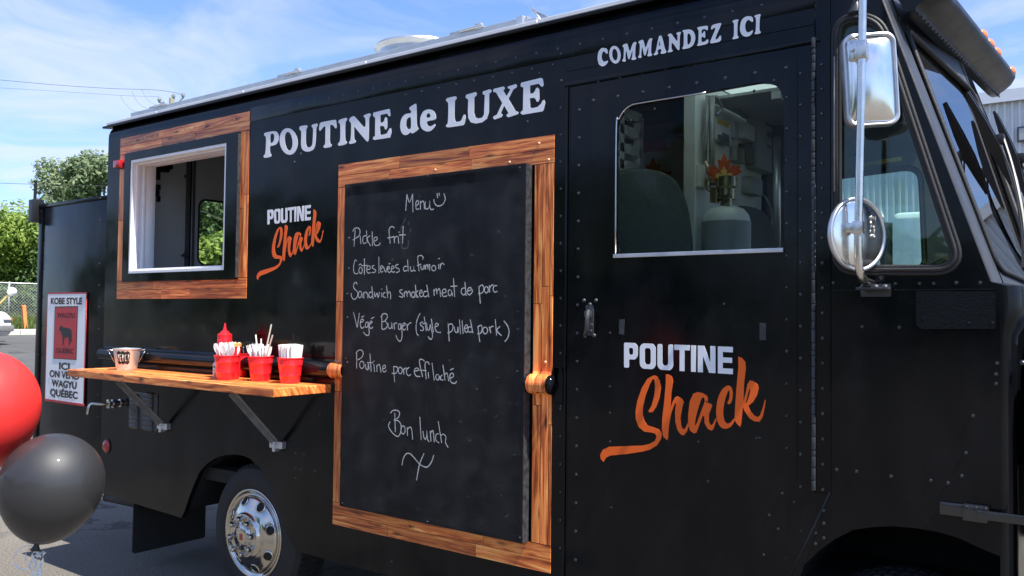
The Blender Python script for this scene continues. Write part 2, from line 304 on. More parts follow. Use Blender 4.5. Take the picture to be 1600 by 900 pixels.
def Rz(a): return Matrix.Rotation(a, 4, 'Z')
XZ = Matrix(((1,0,0,0),(0,0,-1,0),(0,1,0,0),(0,0,0,1)))       # 2D (x, z) -> side plane; thickness runs towards -y
def area(l): return sum(l[i][0]*l[(i+1) % len(l)][1]-l[(i+1) % len(l)][0]*l[i][1] for i in range(len(l)))/2
def plate(bm, loops, t, mtx, mi=0, bev=0.0):
    """filled 2D outline (with holes) of thickness t, its front at local z = t"""
    cu = bpy.data.curves.new('outline', 'CURVE'); cu.dimensions = '2D'; cu.fill_mode = 'BOTH'; cu.extrude = max(t/2-bev, 0.0001); cu.bevel_depth = bev; cu.bevel_resolution = 1
    if bev: cu.offset = -bev
    for l in loops:
        s = cu.splines.new('POLY'); s.points.add(len(l)-1); s.use_cyclic_u = True
        for p, q in zip(s.points, l): p.co = (q[0], q[1], 0, 1)
    o = bpy.data.objects.new('outline', cu); C.objects.link(o); dg = bpy.context.evaluated_depsgraph_get(); dg.update()
    me = bpy.data.meshes.new_from_object(o.evaluated_get(dg)); t_ = NB(); t_.from_mesh(me); bmesh.ops.remove_doubles(t_, verts=t_.verts, dist=1e-6)
    bmesh.ops.translate(t_, vec=(0, 0, t/2), verts=t_.verts)
    bpy.data.objects.remove(o); bpy.data.curves.remove(cu); bpy.data.meshes.remove(me); join(bm, t_, mtx, mi)
def side(Y): return T(0, Y, 0) @ XZ          # plate back at y=Y, front at y=Y-t
def rrect(x0, z0, x1, z1, r, n=6):
    out = []
    for cx, cz, a in ((x1-r, z1-r, 0), (x0+r, z1-r, 90), (x0+r, z0+r, 180), (x1-r, z0+r, 270)):
        for k in range(n+1): b = radians(a+90*k/n); out.append((cx+r*cos(b), cz+r*sin(b)))
    return out
def rpoly(pts, r, n=6):
    """polygon with rounded corners (r a number or list)"""
    out = []; m = len(pts)
    for i, p in enumerate(pts):
        p = Vector(p[:2]); a = Vector(pts[i-1][:2]); b = Vector(pts[(i+1) % m][:2]); rr = r[i] if isinstance(r, (list, tuple)) else r
        if rr <= 0: out.append((p.x, p.y)); continue
        d1 = (a-p); d2 = (b-p); q = min(rr, d1.length*0.49, d2.length*0.49); A = p+d1.normalized()*q; B = p+d2.normalized()*q
        for k in range(n+1):
            t = k/n; v = A*(1-t)**2+p*2*t*(1-t)+B*t*t; out.append((v.x, v.y))
    return out
def chaikin(l, it=2):
    for _ in range(it):
        o = []
        for i in range(len(l)):
            a, b = l[i], l[(i+1) % len(l)]; o += [(a[0]*.78+b[0]*.22, a[1]*.78+b[1]*.22), (a[0]*.22+b[0]*.78, a[1]*.22+b[1]*.78)]
        l = o
    return l
def inset(l, d):
    n = len(l); sg = 1 if area(l) > 0 else -1; out = []
    for i in range(n):
        p = Vector(l[i]); a = (p-Vector(l[i-1])); b = (Vector(l[(i+1) % n])-p)
        if a.length < 1e-9 or b.length < 1e-9: out.append(tuple(p)); continue
        na = Vector((-a.y, a.x)).normalized()*sg; nb = Vector((-b.y, b.x)).normalized()*sg; m = (na+nb)
        m = m.normalized() if m.length > 1e-6 else na; c = max(m.dot(na), 0.35); out.append(tuple(p+m*d/c))
    return out
def rivet(bm, p, r=0.0075, ax='-y', mi=1):
    t = NB(); n = 8; rings = [[t.verts.new((rr*r*cos(2*pi*k/n), rr*r*sin(2*pi*k/n), h*r)) for k in range(n)] for rr, h in ((1.15, -.3), (1, 0.15), (.72, .5))]; top = t.verts.new((0, 0, .68*r))
    for A, B in zip(rings, rings[1:]):
        for k in range(n): f = t.faces.new((A[k], A[(k+1) % n], B[(k+1) % n], B[k])); f.smooth = True
    for k in range(n): f = t.faces.new((rings[-1][k], rings[-1][(k+1) % n], top)); f.smooth = True
    join(bm, t, T(*p) @ {'-y': Rx(pi/2), '+x': Ry(pi/2), '+z': Matrix()}[ax], mi)
def rivrow(bm, a, b, n, Y=0.0, r=0.0075):
    A, B = at(*a, Y), at(*b, Y)
    for k in range(n): rivet(bm, A.lerp(B, k/(n-1)), r*random.uniform(.92, 1.08))
def uvtone(bm): return (bm.loops.layers.uv.get('UVMap') or bm.loops.layers.uv.new('UVMap')), (bm.loops.layers.float_color.get('tone') or bm.loops.layers.float_color.new('tone'))
def plank(bm, x0, z0, x1, z1, horiz, Y=0.0, t=0.0042, prof=None):
    """printed plank on the side plane; prof(z) gives how far the surface below stands out"""
    uv, tn = uvtone(bm); o = (random.uniform(0, 50), random.uniform(0, 50)); c = random.random()
    zs = [z0, z1]
    if prof and not horiz: zs = sorted(set([z0, z1]+[z for z in PROFZ if z0 < z < z1]))
    pf = prof or (lambda z: 0.0)
    f_ = []; vb = []; vf = []
    for z in zs:
        y = Y-pf(z); vf.append((bm.verts.new((x0, y-t, z)), bm.verts.new((x1, y-t, z)))); vb.append((bm.verts.new((x0, y-.0005, z)), bm.verts.new((x1, y-.0005, z))))
    for i in range(len(zs)-1):
        f_.append(bm.faces.new((vf[i][0], vf[i][1], vf[i+1][1], vf[i+1][0]))); f_.append(bm.faces.new((vf[i][1], vb[i][1], vb[i+1][1], vf[i+1][1]))); f_.append(bm.faces.new((vb[i][0], vf[i][0], vf[i+1][0], vb[i+1][0])))
    f_.append(bm.faces.new((vb[0][0], vb[0][1], vf[0][1], vf[0][0]))); f_.append(bm.faces.new((vf[-1][0], vf[-1][1], vb[-1][1], vb[-1][0])))
    for f in f_:
        for l in f.loops:
            p = l.vert.co; a, b = (p.x, p.z) if horiz else (p.z, p.x); l[uv].uv = (a+o[0], b+o[1]+p.y*.5); l[tn] = (c, c, c, 1)
def plankrow(bm, x0, z0, x1, z1, horiz, **k):
    L = (x1-x0) if horiz else (z1-z0); n = max(1, round(L/0.55)); cuts = [0]+sorted((i+random.uniform(-.2, .2))/n for i in range(1, n))+[1]
    for a, b in zip(cuts, cuts[1:]):
        if horiz: plank(bm, x0+L*a+.0012, z0+.0012, x0+L*b-.0012, z1-.0012, True, **k)
        else: plank(bm, x0+.0012, z0+L*a+.0012, x1-.0012, z0+L*b-.0012, False, **k)
def woodbox(bm, a, b, c=None, mtx=None, axis=0):
    uv, tn = uvtone(bm); t = NB(); u2, t2 = uvtone(t); bmesh.ops.create_cube(t, size=1); a, b = Vector(a), Vector(b); s = b-a; m_ = (a+b)/2
    for v in t.verts: v.co = Vector((v.co.x*s.x, v.co.y*s.y, v.co.z*s.z))+m_
    bmesh.ops.bevel(t, geom=list(t.edges), offset=0.003, segments=1, affect='EDGES')
    o = (random.uniform(0, 50), random.uniform(0, 50)); c = random.random() if c is None else c
    vm = {v: bm.verts.new(mtx @ v.co if mtx else v.co) for v in t.verts}
    for f in t.faces:
        g = bm.faces.new([vm[v] for v in f.verts])
        for l, q in zip(g.loops, f.loops):
            p = q.vert.co; l[uv].uv = (p[axis]+o[0], p[1-axis]+p.z*.7+o[1]); l[tn] = (c, c, c, 1)
    t.free()
def stroke(bm, pts, w, Y, k=4, mi=0):
    """flat chalk/vinyl ribbon on a side plane; pts in (x, z)"""
    P = arc([Vector((p[0], p[1])) for p in pts], k) if len(pts) > 2 else [Vector(p) for p in pts]; L = []
    for i, p in enumerate(P):
        d = (P[min(i+1, len(P)-1)]-P[max(i-1, 0)]); d = d.normalized() if d.length > 1e-9 else Vector((1, 0)); n = Vector((-d.y, d.x)); h = w/2*random.uniform(.8, 1.15)
        L.append((p+n*h, p-n*h))
    for (a, b), (c, d) in zip(L, L[1:]):
        vs = [bm.verts.new((q.x, Y, q.y)) for q in (a, b, d, c)]
        f = bm.faces.new(vs); f.material_index = mi
def copytree(o, loc=None, rot=None, label=None):
    r = o.copy(); C.objects.link(r)
    if loc is not None: r.location = loc
    if rot is not None: r.rotation_euler = rot
    if label: r['label'] = label
    for ch in list(o.children):
        c = ch.copy(); C.objects.link(c); c.parent = r
        for g in list(ch.children): d = g.copy(); C.objects.link(d); d.parent = c
    return r
# ================================================================== SETTING
def sheet(name, m, xs, ys, zf, dz=0.0):
    bm = NB(); g = [[bm.verts.new((x, y, zf(x, y)+dz)) for y in ys] for x in xs]
    for i in range(len(xs)-1):
        for j in range(len(ys)-1): bm.faces.new((g[i][j], g[i+1][j], g[i+1][j+1], g[i][j+1]))
    return tag(put(name, bm, m, smooth=True), kind='structure')
def gz(x, y=0):
    d = -x-8.5
    if d <= 0: return 0.0
    if d < 4: return 0.045*d*d/8
    return min(0.045*(d-2), 1.16)
xs_ = [-1500, -400, -120, -60, -45]+[-40+i*1.0 for i in range(34)]+[-4, 0, 10, 30, 100, 400, 1500]
ys_ = [-1500, -300, -80, -30, -12, -6, 0, 6, 12, 20, 40, 90, 300, 1500]
sheet('ground', 'soil', xs_, ys_, gz, -0.004)
sheet('parking_lot', 'asphalt', [-29.9+i*1.0 for i in range(22)]+[-8.4], [-40, -20, 0, 10, 20, 30], gz)
sheet('pavement', 'asphalt_old', [-8.4, -4, 0, 5, 20, 45], [-40, -20, 0, 10, 19.5], gz)
# ================================================================== FOOD TRUCK
WID = 2.0; XR = -5.93; ZC = at(540, 136).z; ZB = 0.40; XD0 = at(887, 430).x; XH = at(1273, 400).x; ZG = 3.03
truck = empty('food_truck', (-3.2, WID/2, 0), 'glossy black step van food truck with wood framed chalkboard menu and serving window', 'food truck')
wx0, wx1 = at(186, 340).x, at(388.5, 320).x; wz1, wz0 = 2.912, 1.79
ox0, oz0 = xz(208.5, 428); ox1, oz1 = xz(359.5, 223.5); ox0 = at(207, 340).x
arch = [xz(*p) for p in ((283,809),(288,800),(294,781),(303,757),(312,737),(324,724),(337,716),(352,711),(366,710),(380,712),(391,717),(406,731),(419,750),(429,774),(437,800),(445,824),(456,850),(462,858),(469,863),(488,868))]
HZ = ZC
door_zt = 2.715
outline = [(XR, ZC), (XR, ZB+.03)] + [(at(200, 783).x, ZB+.02)] + arch + [(XD0-.10, 0.385), (XD0, 0.385), (XD0, door_zt), (XH, door_zt), (XH, ZC)]
bm = NB()
plate(bm, [outline, rrect(ox0, oz0, ox1, oz1, .004)], .03, side(0.03))
# rivets
rivrow(bm, (430, 171), (1190.5, 8), 26); rivrow(bm, (634, 148), (864, 101), 9); rivrow(bm, (877, 84), (876, 856), 19)
rivrow(bm, (156, 310), (152, 755), 14, r=.005); rivrow(bm, (935, 127), (1241, 70), 9); rivrow(bm, (970, 93), (1160, 56), 4, r=.004)
for p in ((462,708),(475,710),(462,732),(470,733),(492,736),(462,747),(612,877),(414,176),(460,253),(824,190),(843,114),(470,240)): rivet(bm, at(*p), .006)
rivrow(bm, (311, 630), (500, 647), 7, r=.005); rivrow(bm, (170, 534.5), (495, 553), 10, r=.0045)
# raised seam plates
def flat(bm, px, t=.003, Y=0.0): plate(bm, [[xz(*p) for p in px]], t, side(Y))
zl = at(300, 541).z
box(bm, (XR+.03, -.004, zl-.004), (at(521, 560).x, .002, zl+.006)); box(bm, (wx1+.006, -.003, ZC-.085), (XH, .001, ZC-.001), .001)
box(bm, (at(883, 100).x, -.006, door_zt+.002), (XH+.02, .001, door_zt+.02), .001); box(bm, (at(886, 100).x, -.004, door_zt+.07), (XH-.005, .001, door_zt+.078))
box(bm, (XD0-.012, -.008, .39), (XD0-.002, .001, door_zt), .002)
side_panel = put('side_panel', bm, 'black_paint', truck, smooth=30)
# curved cornice under the gutter
bm = NB(); pr = [(0.0, ZC)]+[(.06-.06*cos(a*pi/12), ZC+(ZG-ZC-.012)*sin(a*pi/12)) for a in range(1, 7)]+[(.075, ZG-.012), (.075, ZC)]
def sweepx(bm, pr, x0, x1, mi=0, closed=True):
    A = [bm.verts.new((x0, y, z)) for y, z in pr]; B = [bm.verts.new((x1, y, z)) for y, z in pr]; n = len(pr)
    for i in range(n if closed else n-1): f = bm.faces.new((A[i], A[(i+1) % n], B[(i+1) % n], B[i])); f.material_index = mi
    if closed: bm.faces.new(A[::-1]); bm.faces.new(B)
sweepx(bm, pr, XR, -.76); put('cornice', bm, 'black_paint', truck, smooth=40)
bm = NB(); xg0 = -5.99
sweepx(bm, [(.075, ZG-.012), (-.012, ZG-.022), (-.016, ZG-.018), (-.016, ZG-.008), (.075, ZG-.002)], xg0, -.76); put('drip_rail', bm, 'black_paint', truck)
bm = NB()
for a, b in zip([-5.93, -5.29, -4.35, -3.3, -2.2], [-5.295, -4.355, -3.305, -2.205, -.78]): box(bm, (a, -.019, ZG-.006), (b, .05, ZG+.012), .002)
put('roof_trim', bm, 'gutter_white', truck)
# roof, floor, far wall, rear wall
bm = NB(); pr = [(.05, ZG-.003)]+[(.05+(WID-.1)*t/10, ZG+.012+.035*sin(pi*t/10)) for t in range(11)]+[(WID-.05, ZG-.003)]
sweepx(bm, pr, XR, -.78); put('roof', bm, 'roof_panel', truck, smooth=30)
bm = NB(); box(bm, (XR+.03, .64, .74), (-.42, WID-.03, .80)); box(bm, (XR+.03, .04, .885), (-1.15, .638, .93)); put('floor', bm, 'underbody', truck)
bm = NB(); box(bm, (XR+.04, .05, ZG-.05), (-1.93, WID-.05, ZG-.03)); 
for x in (-5.2, -4.3, -3.4, -1.55): box(bm, (x, .08, ZG-.10), (x+.06, WID-.05, ZG-.05), .008)
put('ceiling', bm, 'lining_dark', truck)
fwin = rpoly([xz(1268, 284, WID), xz(1440, 262, WID), xz(1447, 419, WID), xz(1268, 428, WID)], [.05, .09, .05, .05])
bm = NB(); plate(bm, [[(XR, .42), (-.36, .42), (-.36, 1.85), (-.70, 2.85), (-.76, ZG), (XR, ZG)], fwin], .03, side(WID)); put('far_side_panel', bm, 'black_paint', truck)
bm = NB(); plate(bm, [[(XR+.03, .8), (-1.92, .8), (-1.92, ZG-.05), (XR+.03, ZG-.05)]], .012, side(WID-.034)); put('far_wall_lining', bm, 'white_lining', truck)
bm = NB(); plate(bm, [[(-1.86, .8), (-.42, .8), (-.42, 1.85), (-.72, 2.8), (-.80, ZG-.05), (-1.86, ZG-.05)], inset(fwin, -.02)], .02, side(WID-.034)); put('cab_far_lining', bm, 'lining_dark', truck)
YZ = Matrix(((0,0,1,0),(1,0,0,0),(0,1,0,0),(0,0,0,1)))   # 2D (y, z) -> plane of constant x, thickness +x
def front(X): return T(X, 0, 0) @ YZ
a = atx(310, 308, XR+.03); b_ = atx(358, 412, XR+.03); rw = rpoly([(a.y, a.z-.02), (a.y+.48, a.z-.02), (a.y+.48, b_.z-.02), (a.y, b_.z-.02)], .07)
bm = NB(); plate(bm, [[(.03, .42), (WID-.03, .42), (WID-.03, ZG-.005), (.03, ZG-.005)], rw], .03, front(XR)); put('rear_wall', bm, 'black_paint', truck)
ps = atx(299, 300, XR+.05).y
bm = NB(); plate(bm, [[(.04, .8), (ps-.012, .8), (ps-.012, ZG-.05), (.04, ZG-.05)]], .014, front(XR+.033)); plate(bm, [[(ps+.012, .8), (WID-.05, .8), (WID-.05, ZG-.05), (ps+.012, ZG-.05)], inset(rw, -.012)], .014, front(XR+.033))
put('rear_wall_lining', bm, 'lining', truck)
bm = NB(); box(bm, (XR+.034, ps-.045, .82), (XR+.058, ps-.012, ZG-.06), .003); box(bm, (XR+.034, ps+.014, .82), (XR+.060, ps+.03, ZG-.06), .004)
q = atx(282, 152+225*0+124, XR+.06); 
for (px, py, s) in ((291, 276, .02), (288, 399, .016)): p = atx(px, py, XR+.06); box(bm, (p.x, p.y-s, p.z-s*.6), (p.x+.03, p.y+s, p.z+s*.6), .004)
tube(bm, [atx(283, 400, XR+.07), atx(287, 397, XR+.085), atx(289, 394, XR+.07)], .006, 6)
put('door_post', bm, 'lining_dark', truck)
bm = NB(); random.seed(3); box(bm, atx(244, 256, XR+.055)-Vector((.008, .01, .005)), atx(262, 258, XR+.055)+Vector((.01, .01, .01)))
for k in range(26):
    p = atx(random.uniform(243, 262), random.uniform(256, 267), XR+.05); box(bm, (p.x, p.y-.03, p.z-.015), (p.x+.03, p.y+.03, p.z+.015), .008)
for k in range(12):
    p = atx(random.uniform(243, 246), random.uniform(268, 312), XR+.05); box(bm, (p.x, p.y-.012, p.z-.02), (p.x+.03, p.y+.012, p.z+.02), .006)
put('wiring_loom', bm, 'dark_plastic', truck)
bm = NB(); plate(bm, [inset(rw, .004)], .005, front(XR+.012)); put('rear_window_glass', bm, 'glass_clear', truck)
bm = NB(); plate(bm, [inset(rw, -.010), inset(rw, .003)], .02, front(XR+.03)); put('rear_window_gasket', bm, 'rubber', truck)
# ---- rub rail with the printed frame bulging over it
RZ = at(848, 600).z; RR = .044
def railout(z):
    d = abs(z-RZ)
    if d < RR: return .004+.055*sqrt(max(0, 1-(d/RR)**2))**.75
    if d < RR+.012: return .004*(1-(d-RR)/.012)
    return 0.0
PROFZ = [RZ-.2, RZ-RR-.012, RZ-RR]+[RZ+RR*sin(t*pi/16) for t in range(-7, 8)]+[RZ+RR, RZ+RR+.012, RZ+.2]
bm = NB(); pr = [(.001, RZ-RR-.014)]+[(-railout(z)+.0005, z) for z in PROFZ[1:-1]]+[(.001, RZ+RR+.014)]
xe = at(884, 605).x
sweepx(bm, pr, XR+.02, at(538, 580).x); sweepx(bm, pr, at(828, 600).x, at(865, 605).x)
xs = at(868, 605).x
lathe(bm, [(RR*.95*cos(t*pi/12), .020*sin(t*pi/12)) for t in range(6)]+[(.001, .020)], 20, T(at(865, 605).x, -.010, RZ) @ Ry(pi/2) @ Matrix.Scale(1.0, 4))
pp = rpoly([xz(866, 572), xz(882, 575), xz(882, 633), xz(866, 629)], [.004, .022, .022, .004]); plate(bm, [pp], .005, side(0)); plate(bm, [pp, inset(pp, .004)], .009, side(0))
for p in ((871, 579), (876, 590), (876, 615), (868, 627), (877, 634)): rivet(bm, at(*p), .007)
put('rub_rail', bm, 'black_paint', truck, smooth=35)
# ---- wood printed frames
def wood_frame(name, x0, z0, x1, z1, lw, rw_, tb, bb, nr, prof=None):
    bm = NB(); h = tb/2
    plankrow(bm, x0, z1-h, x1, z1, True); plankrow(bm, x0, z1-tb, x1, z1-h, True)
    plankrow(bm, x0, z0, x1, z0+bb/2, True); plankrow(bm, x0, z0+bb/2, x1, z0+bb, True)
    plankrow(bm, x0, z0+bb+.001, x0+lw, z1-tb-.001, False, prof=prof)
    ws = [0]+[sum(nr[:i+1]) for i in range(len(nr))]
    for a, b in zip(ws, ws[1:]): plankrow(bm, x1-rw_+rw_*a/ws[-1], z0+bb+.001, x1-rw_+rw_*b/ws[-1]-.001, z1-tb-.001, False, prof=prof)
    return put(name, bm, 'wood_print', truck, fixn=False)
mx0, mx1 = at(525, 540).x, at(864.2, 540).x; mz1, mz0 = 2.513, at(863.5, 897).z
random.seed(12)
wood_frame('window_wood_frame', wx0, wz0, wx1, wz1, .085, .085, .115, .125, [1, 1])
wood_frame('menu_wood_frame', mx0, mz0, mx1, mz1, .105, .105, .125, .12, [1.5, 1.35, .55], railout)
SC = [(at(197+k*(383-197)/12, 222-k*(222-181)/12).x, wz1-.03) for k in range(13)]+[xz(*p) for p in ((843, 224.5), (797, 254), (853, 566), (681, 266), (858, 250))]
for x_, z_ in SC: bm = NB(); rivet(bm, (x_, -.0045, z_), .007, mi=0); put('frame_screw', bm, 'screw_tan', truck, smooth=True)
# black proud surround and white sliding window frame
bm = NB(); sx0, sz1 = xz(196, 240, -.02); sx1 = at(370.5, 330, -.02).x; sz0 = at(370, 436, -.02).z
so_ = [(sx0, sz0), (sx1, sz0), (sx1, sz1), (sx0, sz1)]; si = rrect(ox0+.002, oz0+.002, ox1-.002, oz1-.002, .003)
plate(bm, [so_, si], .026, side(.0), bev=.002)
for (px, py) in ((213, 238), (277, 226), (330, 215), (338, 437), (220, 433), (200, 330)): rivet(bm, at(px, py, -.026), .005)
put('window_surround', bm, 'black_paint', truck)
bm = NB(); box(bm, (sx1+.0005, -.0255, sz0+.01), (sx1+.003, -.004, sz1-.01)); put('surround_edge', bm, 'worn_edge', truck)
bm = NB(); fd = .15
def jambs(x0, z0, x1, z1, y0, y1, w):
    plate(bm, [[(x0, z0), (x1, z0), (x1, z1), (x0, z1)], [(x0+w, z0+w), (x1-w, z0+w), (x1-w, z1-w), (x0+w, z1-w)]], y1-y0, side(y1), bev=.0015)
jambs(ox0, oz0, ox1, oz1, -.022, .004, .020); jambs(ox0+.001, oz0+.001, ox1-.001, oz1-.001, .004, .035, .032); jambs(ox0+.001, oz0+.001, ox1-.001, oz1-.001, .035, .05, .020); jambs(ox0+.001, oz0+.001, ox1-.001, oz1-.001, .05, .075, .034); jambs(ox0, oz0, ox1, oz1, .075, fd, .026)
put('sliding_window_frame', bm, 'white_pvc', truck)
bm = NB(); box(bm, (ox0-.06, .032, oz0-.4), (ox0-.001, .05, oz1+.06)); box(bm, (ox0-.06, .032, oz1+.001), (ox1+.06, .05, ZG-.06)); box(bm, (ox1+.001, .032, oz0-.4), (ox1+.5, .05, oz1+.06)); put('wall_lining', bm, 'lining', truck)
# red corner lamp
def lamp(name, px, py, w, h, d, m, Y=0.0):
    p = at(px, py, Y); bm = NB(); box(bm, (p.x-w/2, Y-d, p.z-h/2), (p.x+w/2, Y-.004, p.z+h/2), .008); box(bm, (p.x-w/2-.004, Y-.008, p.z-h/2-.004), (p.x+w/2+.004, Y, p.z+h/2+.004), .002, 1); return put(name, bm, [m, 'dark_plastic'], truck, smooth=40)
lamp('side_marker_light', 191, 257.5, .085, .052, .045, 'red_lens')
p = at(167, 697); bm = NB(); lathe(bm, [(.001, .022), (.026, .019), (.04, .010), (.044, 0)], 28, T(p.x, 0, p.z) @ Rx(pi/2)); lathe(bm, [(.052, .006), (.052, 0)], 28, T(p.x, .0005, p.z) @ Rx(pi/2), 1); rivet(bm, (p.x, -.021, p.z), .006)
put('round_reflector', bm, ['red_lens', 'dark_plastic'], truck, smooth=40)
# ---- roof rail, hatch hinges, exhaust fan, wire spikes
bm = NB(); ra = at(205, 180, .09); rb = at(825, 45, .09)
box(bm, (ra.x, .085, ZG), (rb.x, .125, ZG+.085), .004); box(bm, (rb.x, .08, ZG), (rb.x+.09, .13, ZG+.045), .01); put('roof_edge_beam', bm, 'galvanised', truck)
for (px, py) in ((251, 171), (456, 122.5), (734, 56)):
    p = at(px, py, .1); bm = NB(); box(bm, (p.x-.12, .085, ZG+.082), (p.x+.08, .13, ZG+.097), .004); box(bm, (p.x+.05, .075, ZG+.078), (p.x+.09, .10, ZG+.106), .005); tube(bm, [(p.x-.04, .078, ZG+.088), (p.x+.10, .078, ZG+.088)], .007, 10); put('hatch_hinge', bm, 'galvanised', truck, smooth=40)
p = at(819, 42, .1); bm = NB(); box(bm, (p.x-.02, .06, ZG+.012), (p.x+.02, .10, ZG+.085), .006); box(bm, (p.x+.03, .06, ZG+.03), (p.x+.10, .14, ZG+.06), .006); put('beam_end_bracket', bm, 'aluminium', truck)
pc = at(655, 78, .55); bm = NB(); R = 66*((pc-CAM).dot(fw))/F; zt = pc.z
lathe(bm, [(R*.80, ZG), (R*.80, zt-.20), (R*.93, zt-.14), (R*.95, zt-.03), (R, zt-.02), (R+.012, zt-.008), (R+.006, zt+.004), (R-.012, zt+.004), (R-.02, zt-.15), (.02, zt-.16)], 48, T(pc.x, .55, 0), cap=False)
put('exhaust_fan', bm, 'aluminium', truck, smooth=40)
bm = NB(); base = at(866, 33, .12); box(bm, (base.x-.07, .09, ZG+.012), (base.x+.08, .16, ZG+.03), .004)
for k in range(9):
    t = k/8; a = at(852+t*22, 35-t*5, .12); a.z = ZG+.03; b = at(831+t*36, 12+t*19, .12); tube(bm, [a, b], .0028 if k else .005, 5)
for t in (.35, .65): tube(bm, [at(831+t*20, 12+t*23, .12), at(862, 30-t*2, .12)], .0022, 5)
put('roof_wire_spikes', bm, 'aluminium', truck)
# ---- louvre panel, gas valve, mud flap, tail pipe
bm = NB(); a = at(203, 611); b = at(246, 674); box(bm, (a.x, -.004, b.z), (b.x, .001, a.z), .001)
for c0, c1, y0, y1 in ((204.5, 218.5, 618, 669), (225, 241, 616.5, 672)):
    for k in range(8):
        ya = y0+(y1-y0)*k/7.6; A = at(c0, ya); B = at(c1, ya+1); h = .022; zc = A.z
        lathe(bm, [(.001, 0), (.017, .008), (.02, .02), (.02, B.x-A.x-.02), (.017, B.x-A.x-.008), (.001, B.x-A.x)], 14, T(A.x, -.002, zc) @ Ry(pi/2) @ Matrix.Scale(.75, 4, (0, 1, 0)))
put('louvre_vent', bm, 'grey_black', truck, smooth=40)
bm = NB(); p = at(185, 630, -.02); lathe(bm, [(.028, 0), (.028, .012), (.02, .014), (.02, .04), (.03, .042), (.03, .062), (.018, .064), (.018, .09)], 12, T(p.x, 0, p.z) @ Rx(pi/2))
q = Vector((p.x, -.09, p.z)); tube(bm, arc([q, q+Vector((-.01, -.04, 0)), q+Vector((-.05, -.09, .004)), q+Vector((-.055, -.105, -.02)), q+Vector((-.06, -.11, -.065))], 5), .010, 10); box(bm, q+Vector((-.02, -.005, -.03)), q+Vector((.02, .01, .03)), .006); put('gas_valve', bm, 'chrome', truck, smooth=40)
bm = NB(); a = at(186, 787, .1); b = at(262, 850, .1); x0 = atz(190, 857, .06); plate(bm, [rrect(.06, .05, .62, .42, .02)], .012, front(a.x+.25)); put('mud_flap', bm, 'rubber', truck)
bm = NB(); p = at(167, 777, .12); tube(bm, [p+Vector((.5, .03, 0)), p], .028, 16); tube(bm, [p+Vector((.01, 0, 0)), p+Vector((-.01, 0, 0))], .030, 16); put('tail_pipe', bm, 'rubber', truck, smooth=40)
# ---- underbody
bm = NB(); box(bm, (XR+.1, .35, .42), (-.5, WID-.35, .66)); box(bm, (XR+.05, .06, .66), (-.42, WID-.06, .738)); box(bm, (-3.6, .25, .30), (-2.3, .6, .6), .03); box(bm, (-3.55, .16, .33), (-1.3, .24, .6), .02)
tube(bm, [(-4.267, .2, .4), (-4.267, 1.8, .4)], .07, 12); tube(bm, [(-.70, .2, .4), (-.70, 1.8, .4)], .05, 12); put('chassis', bm, 'underbody', truck)
def liner(name, pts, y0, y1):
    bm = NB(); A = [bm.verts.new((x, y0, z)) for x, z in pts]; B = [bm.verts.new((x, y1, z)) for x, z in pts]
    for i in range(len(pts)-1): bm.faces.new((A[i], A[i+1], B[i+1], B[i]))
    bm.faces.new(B); return put(name, bm, 'underbody', truck, smooth=40)
liner('wheel_well', [(x, z+.012) for x, z in arch[1:-2]], .031, .62)
